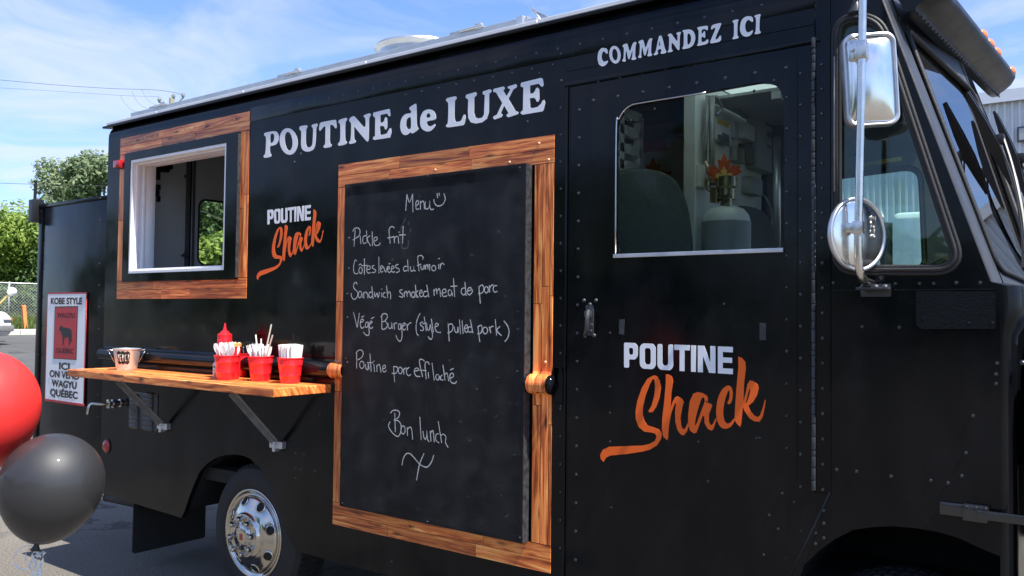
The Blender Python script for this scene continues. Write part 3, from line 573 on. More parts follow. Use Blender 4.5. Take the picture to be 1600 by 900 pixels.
# ---- wheels
FA = [xz(*p) for p in ((1578, 872), (1560, 868), (1527, 854), (1497, 840), (1466, 831), (1430, 825), (1394, 822), (1362, 823.5), (1333, 828), (1305, 842), (1280, 860), (1260, 880), (1243, 899))]
liner('wheel_well', [(FA[0][0]+.03, .3)]+[(x, z+.012) for x, z in FA]+[(FA[-1][0]-.09, .38)], .03, .6)
def wheel(cx, y, name='wheel', flip=1):
    """tyre outer face at y; returns the wheel part with rim and nuts as sub-parts"""
    R = .40; MW = T(cx, y, .40) @ Rx(pi/2)          # local +z points to the camera side
    bm = NB(); rim = .258
    lathe(bm, [(rim-.02, -.24), (R*.8, -.26), (R-.02, -.24), (R, -.22), (R+.002, -.12), (R, -.03), (R-.02, -.005), (R-.055, .006), (rim+.05, .012), (rim+.02, .010), (rim+.004, .0), (rim-.004, -.03)], 64, MW, cap=False)
    for k in range(64):
        for h0 in (-.2, -.14, -.08): box(bm, (R-.004, -.012, h0), (R+.006, .012, h0+.045), 0, 0, MW @ Rz(2*pi*(k+(h0*5 % 1)*.5)/64))
    tyre = put(name, bm, 'tyre_rubber', truck, smooth=30)
    bm = NB(); t = NB(); n = 96; hub = .128
    prof = [(rim, -.012), (rim+.007, .004), (rim+.002, .012), (rim-.010, .006), (rim-.022, -.010), (rim-.040, -.006), (.225, .006), (.205, .018), (.185, .030), (.165, .042), (.145, .050), (hub+.010, .052), (hub+.003, .056), (hub+.001, .072), (hub-.006, .076), (.10, .075), (.075, .074), (.072, .078), (.07, .084), (.03, .088), (.001, .089)]
    holes = [2*pi*(k+.35)/8 for k in range(8)]; rings = []
    for r, h in prof: rings.append([t.verts.new((r*cos(2*pi*k/n), r*sin(2*pi*k/n), h)) for k in range(n)])
    for i, (A, B) in enumerate(zip(rings, rings[1:])):
        for k in range(n): f = t.faces.new((A[k], A[(k+1) % n], B[(k+1) % n], B[k])); f.smooth = True
    join(bm, t, MW); rimo = put('rim', bm, 'chrome', tyre, smooth=True)
    for a in holes:
        hm = MW @ T(.196*cos(a), .196*sin(a), .0245) @ Rz(a) @ Ry(math.atan2(.020, .034)); bm = NB()
        lathe(bm, [(.001, .0022), (.024, .0022), (.026, .0005)], 20, hm); lathe(bm, [(.0245, .001), (.026, .005), (.030, .004), (.033, .0)], 20, hm, 1, cap=False)
        put('hand_hole', bm, ['underbody', 'chrome'], tyre, smooth=40)
    for k in range(8): bm = NB(); lathe(bm, [(.023, 0), (.023, .008), (.0165, .010), (.0165, .030), (.012, .040), (.001, .043)], 12, MW @ T(.10*cos(2*pi*(k+.2)/8), .10*sin(2*pi*(k+.2)/8), .070)); put('lug_nut', bm, 'chrome', tyre, smooth=50)
    bm = NB(); box(bm, (-.012, -.02, .088), (.012, .016, .0915), .002, 0, MW); put('hub_badge', bm, 'red_lens', tyre)
    return tyre
wheel(-4.267, .055); wheel(-.70, .075)
for x in (-4.267, -.70):
    bm = NB(); lathe(bm, [(.10, -.25), (.36, -.24), (.40, -.2), (.40, -.04), (.36, 0), (.1, -.03)], 40, T(x, WID-.30, .40) @ Rx(pi/2)); put('wheel', bm, 'tyre_rubber', truck, smooth=40)
# ---- order door with its window
bm = NB(); XD1 = XH-.012
dw = rpoly([xz(960.7, 399), xz(962.7, 163.5), xz(1103, 144), xz(1225.5, 122), xz(1225.7, 391)], [.004, .12, .0, .11, .004], 8)
dl = [(XD0+.004, .36), (XD1-.22, .36), at(1272, 772).xz, (XD1, door_zt-.004), (XD0+.004, door_zt-.004)]
plate(bm, [[tuple(p) for p in dl], dw], .028, side(.024))
rivrow(bm, (927, 157), (1228, 106), 8, -.004); rivrow(bm, (905, 172), (899, 875), 17, -.004); rivrow(bm, (1229, 152), (1229, 700), 12, -.004, .006); rivrow(bm, (1251, 115), (1251, 760), 14, -.004)
for p in ((1106,752),(1201.6,805),(1215.6,826.6),(1193,867),(1240.6,784),(1222,771),(986,188),(1023,170),(1178,142),(1209,126),(953,520),(953,604),(953,645),(953,690),(1091,690),(1182,684),(1187,684),(1131,475),(955,793)): rivet(bm, at(*p, -.004), .0055)
for z in (at(1250, 115).z,): pass
xb = at(1245, 300).x; box(bm, (xb, -.007, 1.12), (xb+.003, -.003, door_zt-.03)); box(bm, (XD0+.006, -.006, .4), (XD0+.010, -.003, door_zt-.01))
door = put('order_door', bm, 'black_paint', truck, smooth=30)
bm = NB(); xa, za_ = xz(960.7, 399); xb_ = at(1225.7, 391).x; box(bm, (xa, -.016, za_-.012), (xb_, .03, za_+.004), .002); put('window_sill', bm, 'aluminium', door)
bm = NB(); lw = [xz(*p, -.005) for p in ((961.5, 396), (963, 200), (966.5, 187), (974, 174), (985, 165), (1003, 160.5), (1103, 144.5))]; tube(bm, [(x, -.004, z) for x, z in arc([Vector(q) for q in lw], 4)], .0035, 6); put('window_trim', bm, 'chrome', door)
bm = NB(); plate(bm, [inset(dw, .003)], .004, side(.012)); put('window_glass', bm, 'glass_thin', door)
# handle and small tape marks
bm = NB(); p = at(922, 497, -.004); k = .95
box(bm, (p.x-.020, -.010, p.z-.075), (p.x+.020, -.003, p.z+.055), .004); box(bm, (p.x-.011, -.04, p.z+.0), (p.x+.016, -.008, p.z+.032), .01); tube(bm, arc([(p.x+.008, -.03, p.z+.03), (p.x+.014, -.05, p.z+.0), (p.x+.008, -.045, p.z-.05), (p.x-.008, -.03, p.z-.07)], 5), .009, 8)
for dx, dz in ((-.03, .075), (.03, .075), (0, .058), (.008, -.055), (-.022, -.078), (.022, -.074), (0.01, -.03)): rivet(bm, (p.x+dx, -.008, p.z+dz), .008)
put('door_handle', bm, 'grey_black', door, smooth=40)
for q in ([(967.5, 499), (975.5, 499), (975.5, 523), (967.5, 522)], [(1187, 504), (1197, 505), (1197, 532), (1187, 531)]): bm = NB(); plate(bm, [[xz(*p, -.004) for p in q]], .0015, side(-.004)); put('tape_patch', bm, 'worn_edge', door)
# hinge strip
bm = NB(); a = at(1271, 75); 
random.seed(5); z = 1.09
while z < door_zt+.01:
    h = random.uniform(.02, .05); box(bm, (XH-.008, -.012-random.uniform(0, .003), z), (XH+.004, 0, z+h-.002), .003); z += h
put('door_hinge', bm, 'grey_black', truck, smooth=30)
# ---- cab panel with front post
xf = -.385
cwin = rpoly([xz(1309, 421), xz(1309, 30), xz(1372, 30), xz(1502, 421)], [.07, .09, .07, .085], 8)
sL = lambda z: xz(1548, 440)[0] + (z-1.834)*((xz(1378, 0)[0]-xz(1548, 440)[0])/(2.826-1.834))
farch = [xz(*p) for p in ((1578, 880), (1560, 868), (1527, 854), (1497, 840), (1466, 831), (1430, 825), (1394, 822), (1362, 823.5), (1333, 828), (1305, 842), (1280, 860), (1260, 880), (1243, 899))]
fr0 = farch[-1]; bm = NB()
outl = [(sL(1.835), 1.835), (xf, 1.825), (xf, farch[0][1])] + [q for q in farch if q[0] < xf] + [(fr0[0]-.03, .70), (fr0[0]-.06, .36), (XH-.25, .36), (XH-.235, .50), (XH+.004, 1.075), (XH+.004, ZC), (sL(ZC), ZC)]
outl[2] = (xf, farch[1][1])
plate(bm, [outl, cwin], .03, side(.028))
rivrow(bm, (1284, 101), (1286, 765), 18, -.002)
for p in ((1302,442),(1399,443),(1437,443),(1459,443),(1494,442),(1531.5,442),(1347,510.5),(1405,511.5),(1557.7,568),(1556,585),(1556,600),(1520,650),(1509,708),(1502.5,744),(1481,755),(1454,751),(1392,744.5),(1338,737),(1307,734),(1286,798),(1287,818),(1274,822),(1274,833),(1287,841),(1274,850),(1252,829),(1228,872)): rivet(bm, at(*p, -.002), .0068)
cab = put('cab_panel', bm, 'black_paint', truck, smooth=30)
bm = NB(); box(bm, (at(1296.5, 300).x, -.008, 1.09), (at(1296.5, 300).x+.004, -.001, ZC-.02)); 
xk = at(1296.5, 770).x; tube(bm, [(xk+.002, -.006, 1.09), (XH-.25+.02, -.006, .45)], .004, 6); plate(bm, [[(XH-.006, 1.085), (xk, 1.085), (XH-.17, .42), (XH-.29, .42)]], .004, side(-.002))
for q in ((1274, 786), (1252, 829), (1228, 872)): pass
put('corner_strip', bm, 'black_paint', truck)
bm = NB(); pa = [xz(*p) for p in ((1432, 455), (1556, 455.5), (1556, 514), (1440, 514), (1432, 508))]; plate(bm, [rpoly(pa, .008)], .004, side(-.002))
for p in ((1436,470.6),(1442,499),(1477,505),(1513,506),(1550,506)): rivet(bm, at(*p, -.006), .0068)
box(bm, (at(1297, 451).x, -.005, at(1400, 452.5).z-.003), (xf-.01, -.001, at(1400, 452.5).z+.001))
put('access_plate', bm, 'rough_black', truck, smooth=30)
# cab window gasket + glass
bm = NB(); o1 = inset(cwin, -.022)
for lo, y in ((inset(cwin, -.014), -.004), (inset(cwin, -.002), -.010), (inset(cwin, .008), -.006)): tube(bm, [(x, y, z) for x, z in lo], .0085, 8, closed=True)
put('cab_window_gasket', bm, 'rubber', cab, smooth=True)
bm = NB(); plate(bm, [inset(cwin, .001)], .005, side(.012)); put('cab_window_glass', bm, 'glass_tint', cab)
bm = NB(); a = at(1305.5, 85, .0); tube(bm, [(at(1306.5, 90).x, -.012, at(1306, 90).z), (at(1306.5, 270).x, -.012, at(1306, 300).z)], .006, 8); put('window_channel', bm, 'grey_steel', cab)
# far window gasket and glass
bm = NB(); tube(bm, [(x, WID-.04, z) for x, z in fwin], .014, 8, closed=True); put('far_window_gasket', bm, 'rubber', truck, smooth=True)
bm = NB(); plate(bm, [inset(fwin, .002)], .005, side(WID-.01)); put('far_window_glass', bm, 'glass_clear', truck)
# ---- front post and windscreen
A_ = at(1411, 46, .12); B_ = at(1555, 410, .12); C_ = at(1522, 150, .85)
ex = (C_-A_); ex.z = 0; ez0 = (A_-B_); ex = (C_-A_).normalized(); nrm = ex.cross(ez0).normalized()
if nrm.x < 0: nrm = -nrm
ez = nrm.cross(ex).normalized()
if ez.z < 0: ez = -ez
MWS = Matrix(((ex.x, ez.x, nrm.x, A_.x), (ex.y, ez.y, nrm.y, A_.y), (ex.z, ez.z, nrm.z, A_.z), (0, 0, 0, 1)))
inv = MWS.inverted()
def ws(px, py):
    d = ray(px, py); t = (A_-CAM).dot(nrm)/d.dot(nrm); q = inv @ (CAM+d*t); return (q.x, q.y)
bl = (inv @ B_).xy; cl = (inv @ C_).xy; hgt = -bl.y
wsout = [(bl.x*1.12, -hgt*1.06-.02), (cl.x, -hgt*1.06-.02), (cl.x, .17), (-.0, .17)]
wsin = rpoly([ws(1558, 421), (cl.x-.035, ws(1600, 436)[1]), ws(1521, 147), ws(1413, 44)], [.06, .05, .10, .05], 7)
MIR = T(0, 1.7, 0) @ Matrix.Scale(-1, 4, (0, 1, 0))
bm = NB(); plate(bm, [wsout, wsin], .03, MWS @ T(0, 0, -.03)); plate(bm, [wsout, wsin], .03, MIR @ MWS @ T(0, 0, -.03))
for t in range(13):
    for f_ in (.0, ):
        a = Vector(ws(1405+ (1549-1405)*t/12, 40+(405-40)*t/12)); q = MWS @ Vector((a.x-.005, a.y, 0)); rivet(bm, q, .005, '+x')
for t in range(10): q = MWS @ Vector((cl.x*t/10, .045, 0)); rivet(bm, q, .005, '+x')
put('windscreen_frame', bm, 'grey_black', truck, smooth=30)
for mm in (MWS, MIR @ MWS):
    bm = NB(); tube(bm, [mm @ Vector((x, y, .004)) for x, y in wsin], .010, 8, closed=True); put('windscreen_gasket', bm, 'rubber', truck, smooth=True)
    bm = NB(); plate(bm, [inset(wsin, .001)], .006, mm @ T(0, 0, -.014)); put('windscreen', bm, 'glass_dark', truck)
# rounded post between side panel and windscreen
bm = NB(); rows = []
zs = [1.80+(ZC+.02-1.80)*k/14 for k in range(15)]
def wsx(z, y=.12):                                # windscreen plane x at height z
    return A_.x - ((z-A_.z)*nrm.z + (y-A_.y)*nrm.y)/nrm.x
for z in zs:
    s = Vector((sL(z), -.002, z)); w = Vector((wsx(z, .11), .11, z)); c = Vector((s.x+ (w.x-s.x)*.95, -.006, z)); r = []
    for k in range(9): t = k/8; r.append(bm.verts.new(s*(1-t)**2+c*2*t*(1-t)+w*t*t))
    rows.append(r)
for a, b in zip(rows, rows[1:]):
    for k in range(8): f = bm.faces.new((a[k], a[k+1], b[k+1], b[k])); f.smooth = True
for t in range(11):
    z = 1.88+t*.075; rivet(bm, (wsx(z, .10)-.006, .085, z), .005, '+x')
put('front_post', bm, 'grey_black', truck, smooth=True)
bm = NB(); rows = []                              # lower corner and cowl
for z, o, yy in ((.40, 0, .09), (1.0, 0, .09), (1.48, 0, .09), (1.66, .004, .09), (1.70, .02, .09), (1.74, .028, .10), (1.80, .028, .11), (1.822, .022, .11), (1.826, -.004, .11)):
    s = Vector((xf-.004, -.002, z)); w = Vector((xf+.04+o, yy, z)); c = Vector((xf+.034+o, -.004, z)); r = []
    for k in range(9): t = k/8; r.append(bm.verts.new(s*(1-t)**2+c*2*t*(1-t)+w*t*t))
    r.append(bm.verts.new((xf+.04+o, WID-.1, z))); rows.append(r)
for a, b in zip(rows, rows[1:]):
    for k in range(9): f = bm.faces.new((a[k], a[k+1], b[k+1], b[k])); f.smooth = k < 8
r = rows[-1]; t_ = [bm.verts.new((wsx(1.84, v.co.y)-.03, v.co.y+.0, 1.84)) for v in r]
for k in range(9): bm.faces.new((r[k], r[k+1], t_[k+1], t_[k]))
for k in range(8): rivet(bm, (xf+.068, .16+k*.22, 1.80), .005, '+x')
put('cowl', bm, 'black_paint', truck, smooth=35)
# visor: bull nosed roof lip over the windscreen
bm = NB(); rows = []
va = at(1430, 9, .04); vb = at(1561, 146, 1.78)
prof = [(x_*.52, z_*.56-.0) for x_, z_ in ((-.06, -.045), (0, -.045), (.012, -.032), (.015, -.010), (.05, .008), (.11, .026), (.150, .045), (.170, .072), (.174, .10), (.160, .128), (.12, .148), (.05, .162), (-.14, .20))]
n = 28
for k in range(n+1):
    t = k/n; p = va.lerp(vb, t); e = min(1, sin(pi*min(1, max(0, (min(t, 1-t)*9+.25))/2)) if min(t, 1-t) < .11 else 1)
    rows.append([bm.verts.new((p.x+px_*(e if px_ > 0 else 1), p.y, p.z+pz_*(.4+.6*e))) for px_, pz_ in prof])
for a, b in zip(rows, rows[1:]):
    for k in range(len(prof)-1): f = bm.faces.new((a[k], a[k+1], b[k+1], b[k])); f.smooth = True
bm.faces.new(rows[0]); bm.faces.new(rows[-1][::-1])
for k in range(34): p = va.lerp(vb, (k+.5)/34); rivet(bm, (p.x+.004, p.y, p.z-.022), .005, '+x')
visor = put('visor', bm, 'visor_paint', truck, smooth=40)
for (px, py, Y) in ((1512, 21, .95), (1521, 37, 1.14), (1530, 53, 1.33), (1572.5, 105, 1.80)):
    bm = NB(); t = (Y*.92-.02)/1.76; p = va.lerp(vb, t)+Vector((.066, 0, .076))
    lathe(bm, [(.048, -.012), (.048, 0), (.043, .010), (.028, .021), (.001, .026)], 20, T(*p) @ Ry(.7) @ Matrix.Scale(.55, 4, (1, 0, 0))); put('marker_light', bm, 'amber_lens', truck, smooth=50)
# bonnet and wings (mostly beyond the frame)
bm = NB(); prof = [(.16, 1.0), (.13, 1.45), (.15, 1.62), (.24, 1.70), (.45, 1.735), (1.0, 1.75), (1.55, 1.735), (1.76, 1.70), (1.85, 1.62), (1.87, 1.45), (1.84, 1.0)]
xs2 = [xf+.075, xf+.2, xf+.45, xf+.62, xf+.70]; sc = [1, .985, .95, .90, .80]; rows = []
for x, s_ in zip(xs2, sc): rows.append([bm.verts.new((x, 1+(y-1)*s_, .75+(z-.75)*(s_*.9+.1))) for y, z in prof])
for a, b in zip(rows, rows[1:]):
    for k in range(len(prof)-1): f = bm.faces.new((a[k], a[k+1], b[k+1], b[k])); f.smooth = True
bm.faces.new(rows[-1]); put('bonnet', bm, 'black_paint', truck, smooth=40)
bm = NB(); box(bm, (xf+.06, .02, .62), (xf+.60, .17, 1.55), .05); box(bm, (xf+.06, 1.83, .62), (xf+.60, 1.98, 1.55), .05); box(bm, (xf+.60, .15, .55), (xf+.68, 1.85, 1.40), .03)
for p in ((1597, 567),): rivet(bm, at(*p, .018), .008)
put('wing', bm, 'black_paint', truck, smooth=40)
bm = NB(); box(bm, (xf+.70, .05, .45), (xf+.80, 1.95, .68), .03); put('front_bumper', bm, 'chrome', truck)
for y in (.32, 1.68):
    bm = NB(); lathe(bm, [(.10, 0), (.10, .02), (.08, .035), (.001, .045)], 28, T(xf+.67, y, 1.15) @ Ry(pi/2)); put('headlight', bm, 'glass_clear', truck, smooth=40)
# bar across the lower corner
bm = NB(); a = at(1468, 795, -.02); b = at(1508, 798, -.02); z = at(1500, 797, -.02).z; x1 = at(1527, 798, -.02).x
box(bm, (a.x, -.022, z-.022), (x1, -.004, z+.018), .004); box(bm, (at(1506, 797).x, -.034, z-.030), (at(1546, 797).x, -.003, z+.022), .006); box(bm, (x1, -.040, z-.018), (at(1595, 800).x+.35, -.024, z+.010), .003)
for t in (1510, 1525, 1540): rivet(bm, (at(t, 797, -.03).x, -.034, z+.016), .006)
put('strap_bar', bm, 'rivet_paint', truck, smooth=30)
# ---- wipers
def wiper(tip, foot, pivot, name):
    """tip, foot, pivot: points in windscreen-plane pixels"""
    bm = NB(); a = MWS @ Vector((*ws(*tip), .035)); b = MWS @ Vector((*ws(*foot), .035)); d = (b-a); L = d.length; d = d/L; w = d.cross(nrm).normalized()
    for s, off in ((0, 0), (1, .03)):
        rr = []
        for t, h in ((0, .010), (.08, .017), (.35, .036), (.6, .044), (.85, .026), (1, .012)):
            c = a+d*L*t+w*off
            rr.append([bm.verts.new(c+nrm*h*.55*sg+w*q) for sg, q in ((-.6, -.006), (1, -.006), (1, .006), (-.6, .006))])
        for p, q in zip(rr, rr[1:]):
            for k in range(4): bm.faces.new((p[k], p[(k+1) % 4], q[(k+1) % 4], q[k]))
        bm.faces.new(rr[0]); bm.faces.new(rr[-1][::-1])
    o = put(name, bm, 'dark_plastic', truck)
    bm = NB(); m_ = a+d*L*.55+nrm*.02; pv = MWS @ Vector((*ws(*pivot), .03)); tube(bm, arc([m_+nrm*.02, m_.lerp(pv, .3)+nrm*.03, m_.lerp(pv, .7)+nrm*.025, pv], 5), [.007]*6+[.009]*5+[.012]*5, 8); box(bm, m_-Vector((.02, .02, .02)), m_+Vector((.025, .02, .02)), .008); tube(bm, arc([m_, m_.lerp(pv, .4)+w*.05+nrm*.03, pv], 6), .004, 6); put('wiper_arm', bm, 'dark_plastic', o, smooth=40)
wiper((1498, 150), (1566, 292), (1588, 424), 'wiper')
wiper((1543, 184), (1592, 318), (1640, 440), 'wiper')
# ---- mirrors on their tube
bm = NB(); Yt = -.16; a = at(1349, -40, Yt); b = at(1340.5, 400, Yt); b.x = at(1340.5, 400, Yt).x; a.x = at(1349, 0, Yt).x
pts = [Vector((a.x-.02, .0, 2.93)), Vector((a.x-.01, -.10, 2.93)), Vector((a.x, Yt, 2.86)), a.lerp(b, .3), a.lerp(b, .8), b]; c = at(1352, 436, -.03)
q = [Vector((a.x, .02, a.z+.06)), Vector((a.x, Yt*.7, a.z+.05)), Vector((a.x, Yt, a.z-.02))]+[a.lerp(b, t) for t in (.2, .4, .6, .8, .96)]+[Vector((b.x+.002, Yt*.93, b.z-.045)), Vector((b.x+.006, Yt*.7, b.z-.078)), Vector((b.x+.008, Yt*.35, b.z-.086)), Vector((b.x+.01, -.005, b.z-.088))]
tube(bm, arc(q, 6), .0135, 14); tb = put('mirror_tube', bm, 'steel_tube', truck, smooth=True)
bm = NB(); z = b.z-.088; box(bm, (b.x-.035, -.06, z-.022), (b.x+.07, 0, z-.012), .003); box(bm, (b.x-.03, -.012, z-.045), (b.x+.07, 0, z-.0), .003)
for dx in (-.012, .03, .06): rivet(bm, (b.x+dx, -.05, z-.010), .010, '+z')
lathe(bm, [(.010, 0), (.010, .012), (.006, .013), (.006, .03)], 6, T(b.x-.012, -.05, z-.035)); put('tube_bracket', bm, 'grey_black', tb, smooth=40)
# rectangular mirror seen from its shell side
ctr = at(1361, 124, Yt+.055); dirc = (CAM-ctr); yaw = atan2(dirc.y, dirc.x)+radians(17)
MM = T(*ctr) @ Rz(yaw+pi/2) @ Ry(radians(-3.0))        # local -y towards camera, x to the right, z up
w_, h_ = .088, .160; bm = NB(); rows = []
for s_, y in ((1.0, .028), (1.0, .0), (.985, -.006), (.95, -.008), (.91, -.004), (.90, .002)):
    rows.append([bm.verts.new((x, y, z)) for x, z in rrect(-w_+(1-s_)*.12, -h_+(1-s_)*.12, w_-(1-s_)*.12, h_-(1-s_)*.12, .035)])
for A, B in zip(rows, rows[1:]):
    for k in range(len(A)): f = bm.faces.new((A[k], A[(k+1) % len(A)], B[(k+1) % len(A)], B[k])); f.smooth = True
bm.faces.new(rows[0]); bmesh.ops.transform(bm, matrix=MM, verts=bm.verts); mo = put('rectangular_mirror', bm, 'aluminium', truck, smooth=40)
bm = NB(); nx, nz = 18, 26; g = []
for i in range(nx+1):
    col = []
    for j in range(nz+1):
        u, v = i/nx*2-1, j/nz*2-1; d = .030*max(0, 1-u*u)**.6*max(0, 1-v*v)**.6; cx = .9*w_*u; cz = .93*h_*v; 
        k = (abs(u)**7+abs(v)**7); s_ = 1-.03*k/2
        col.append(bm.verts.new((cx*s_, .003-d, cz*s_)))
    g.append(col)
for i in range(nx):
    for j in range(nz): f = bm.faces.new((g[i][j], g[i+1][j], g[i+1][j+1], g[i][j+1])); f.smooth = True
bmesh.ops.transform(bm, matrix=MM, verts=bm.verts); put('mirror_shell', bm, 'mirror_shell', mo, smooth=True)
tt = a.lerp(b, .27); bm = NB(); box(bm, tt+Vector((-.02, -.02, -.03)), tt+Vector((.02, .022, .03)), .006); box(bm, tt+Vector((-.045, .0, -.03)), tt+Vector((-.018, .03, .04)), .006); tube(bm, [tt+Vector((-.03, -.015, .01)), tt+Vector((-.03, .03, .01))], .011, 10); put('mirror_clamp', bm, 'steel_tube', tb, smooth=40)
# round mirror
ctr = at(1340.5, 366, Yt+.06); dirc = (CAM-ctr); yaw = atan2(dirc.y, dirc.x)+radians(46)
MR_ = T(*ctr) @ Rz(yaw+pi/2) @ Rx(pi/2); R = .128
bm = NB(); lathe(bm, [(R-.004, -.014), (R, -.008), (R, .004), (R-.004, .007), (R-.011, .005), (R-.013, .002)], 56, MR_, cap=False); ro = put('round_mirror', bm, 'aluminium', truck, smooth=True)
bm = NB(); lathe(bm, [(R-.012, .002)]+[((R-.012)*cos(t*pi/20), .002+.011*sin(t*pi/20)) for t in range(1, 10)]+[(.0005, .013)], 56, MR_); put('mirror_shell', bm, 'mirror_shell', ro, smooth=True)
tt = a.lerp(b, .90); bm = NB(); box(bm, tt+Vector((-.018, -.018, -.022)), tt+Vector((.018, .018, .022)), .005); box(bm, tt+Vector((-.045, -.004, -.016)), tt+Vector((-.016, .03, .018)), .005); tube(bm, [tt+Vector((.012, -.01, .012)), tt+Vector((.012, -.01, -.028))], .006, 8); tube(bm, [tt+Vector((-.03, .01, -.005)), tt+Vector((-.085, .02, -.02))], .008, 8); put('mirror_clamp', bm, 'steel_tube', tb, smooth=40)
bm = NB(); J = MR_ @ T(.062, 0, .021)
def es(pts, w=.004):
    tube(bm, [MR_ @ Vector((.055+y*.012, x*.0135, .0125)) for x, y in pts], .0018, 5)
es([(4.6, .9), (4.2, 1.2), (3.7, .9), (3.7, -.5), (4.2, -1), (4.7, -.6), (4.7, .1), (4.2, .1)]); es([(3.1, .7), (3.1, -1), (3.1, .3), (2.6, .7)]); es([(2.2, .5), (1.8, .7), (1.5, 0), (1.9, -.9), (2.3, -.4), (2.2, .5)]); es([(1.0, 1.3), (1.0, -.8), (.7, -1), (.4, -.7)]); es([(1.3, .6), (.5, .6)]); es([(0, 0), (-.6, .2), (-.5, .7), (-.1, .7), (-.1, -.5), (-.4, -1), (-.9, -.6)])
put('embossed_lettering', bm, 'chrome', ro, smooth=True)
p = at(1337, 18, -.05); bm = NB(); lathe(bm, [(.006, .05), (.012, .03), (.026, .0), (.026, -.006), (.001, -.008)], 16, T(*p)); tube(bm, [p+Vector((0, 0, .05)), p+Vector((0, .05, .07))], .008, 8); put('small_lamp', bm, 'grey_black', truck, smooth=40)
# ---- inside the cab
PX = -1.9
bm = NB(); y0 = atx(1082, 150, PX).y; box(bm, (PX-.03, y0, .8), (PX, WID-.04, ZG-.06)); box(bm, (PX-.035, y0-.03, .8), (PX+.03, y0-.001, ZG-.06), .004); put('partition', bm, 'white_lining', truck)
def pbox(name, px0, py0, px1, py1, d, m, bev=.006):
    a = atx(px0, py0, PX+d); b = atx(px1, py1, PX+d); bm = NB(); box(bm, (PX+.001, a.y, b.z), (PX+d, b.y, a.z), bev); return put(name, bm, m, truck)
ep = pbox('electrical_panel', 1117, 184, 1143, 228, .03, 'box_white'); a = atx(1121, 184, PX+.031); b = atx(1138, 200, PX+.031)
bm = NB(); box(bm, (PX+.0305, a.y, b.z), (PX+.033, b.y, a.z)); put('warning_label', bm, 'label_yellow', ep)
bm = NB(); a = atx(1128, 207, PX+.03); b = atx(1139, 230, PX+.03); box(bm, (PX+.0305, a.y, b.z), (PX+.033, b.y, a.z)); a = atx(1121, 210, PX+.03); b = atx(1126, 224, PX+.03); box(bm, (PX+.0305, a.y, b.z), (PX+.040, b.y, a.z)); put('breaker_window', bm, 'label_grey', ep)
pbox('junction_box', 1147, 188, 1154, 218, .05, 'box_grey'); pbox('junction_box', 1163, 189, 1180, 222, .06, 'box_white'); pbox('breaker_box', 1151, 228, 1166, 256, .04, 'box_grey'); b3 = pbox('breaker_box', 1166, 223, 1182, 258, .05, 'label_grey'); pbox('electrical_cabinet', 1184, 166, 1209, 272, .07, 'box_grey'); pbox('junction_box', 1093, 256, 1111, 297, .05, 'box_white'); pbox('junction_box', 1174, 274, 1192, 307, .06, 'box_grey')
bm = NB(); a = atx(1198, 190, PX+.071); 
for (x0, y0_, x1, y1_) in ((1197, 188, 1206, 200), (1199, 205, 1207, 218), (1199, 226, 1207, 233)): a = atx(x0, y0_, PX+.071); b = atx(x1, y1_, PX+.071); box(bm, (PX+.0705, a.y, b.z), (PX+.075, b.y, a.z))
put('cabinet_labels', bm, 'label_grey', truck)
bm = NB(); tube(bm, arc([atx(1139, 158, PX+.04), atx(1150, 170, PX+.05), atx(1160, 180, PX+.05), atx(1168, 184, PX+.05)], 5), .012, 8); tube(bm, [atx(1106, 150, PX+.03), atx(1101, 254, PX+.03)], .012, 8); tube(bm, [atx(1112, 150, PX+.05), atx(1113, 290, PX+.05)], .018, 8); tube(bm, arc([atx(1194, 305, PX+.05), atx(1204, 325, PX+.08), atx(1206, 345, PX+.1), atx(1203, 390, PX+.1)], 5), .008, 6); tube(bm, arc([atx(1118, 150, PX+.06), atx(1128, 168, PX+.07), atx(1120, 180, PX+.05)], 5), .010, 6); put('conduit', bm, 'grey_steel', truck, smooth=True)
bm = NB(); tube(bm, [at(1214, 215, 1.55), at(1214, 392, 1.55)], .020, 12); put('grab_pole', bm, 'aluminium', truck, smooth=True)
bm = NB(); box(bm, (-1.28, .09, 2.80), (-.83, WID-.08, 2.83), .01); put('roof_light_blocker', bm, 'dark_plastic', truck)  # dark panel added to cover the bright translucent roof above the cab window
bm = NB(); box(bm, (-1.89, 1.15, 2.875), (-1.15, WID-.05, 2.89)); box(bm, (-1.55, 1.15, 2.83), (-1.50, WID-.05, 2.874), .006); put('roof_light_blocker', bm, 'box_grey', truck)  # grey sheet with a beam, added to hide the bright translucent roof
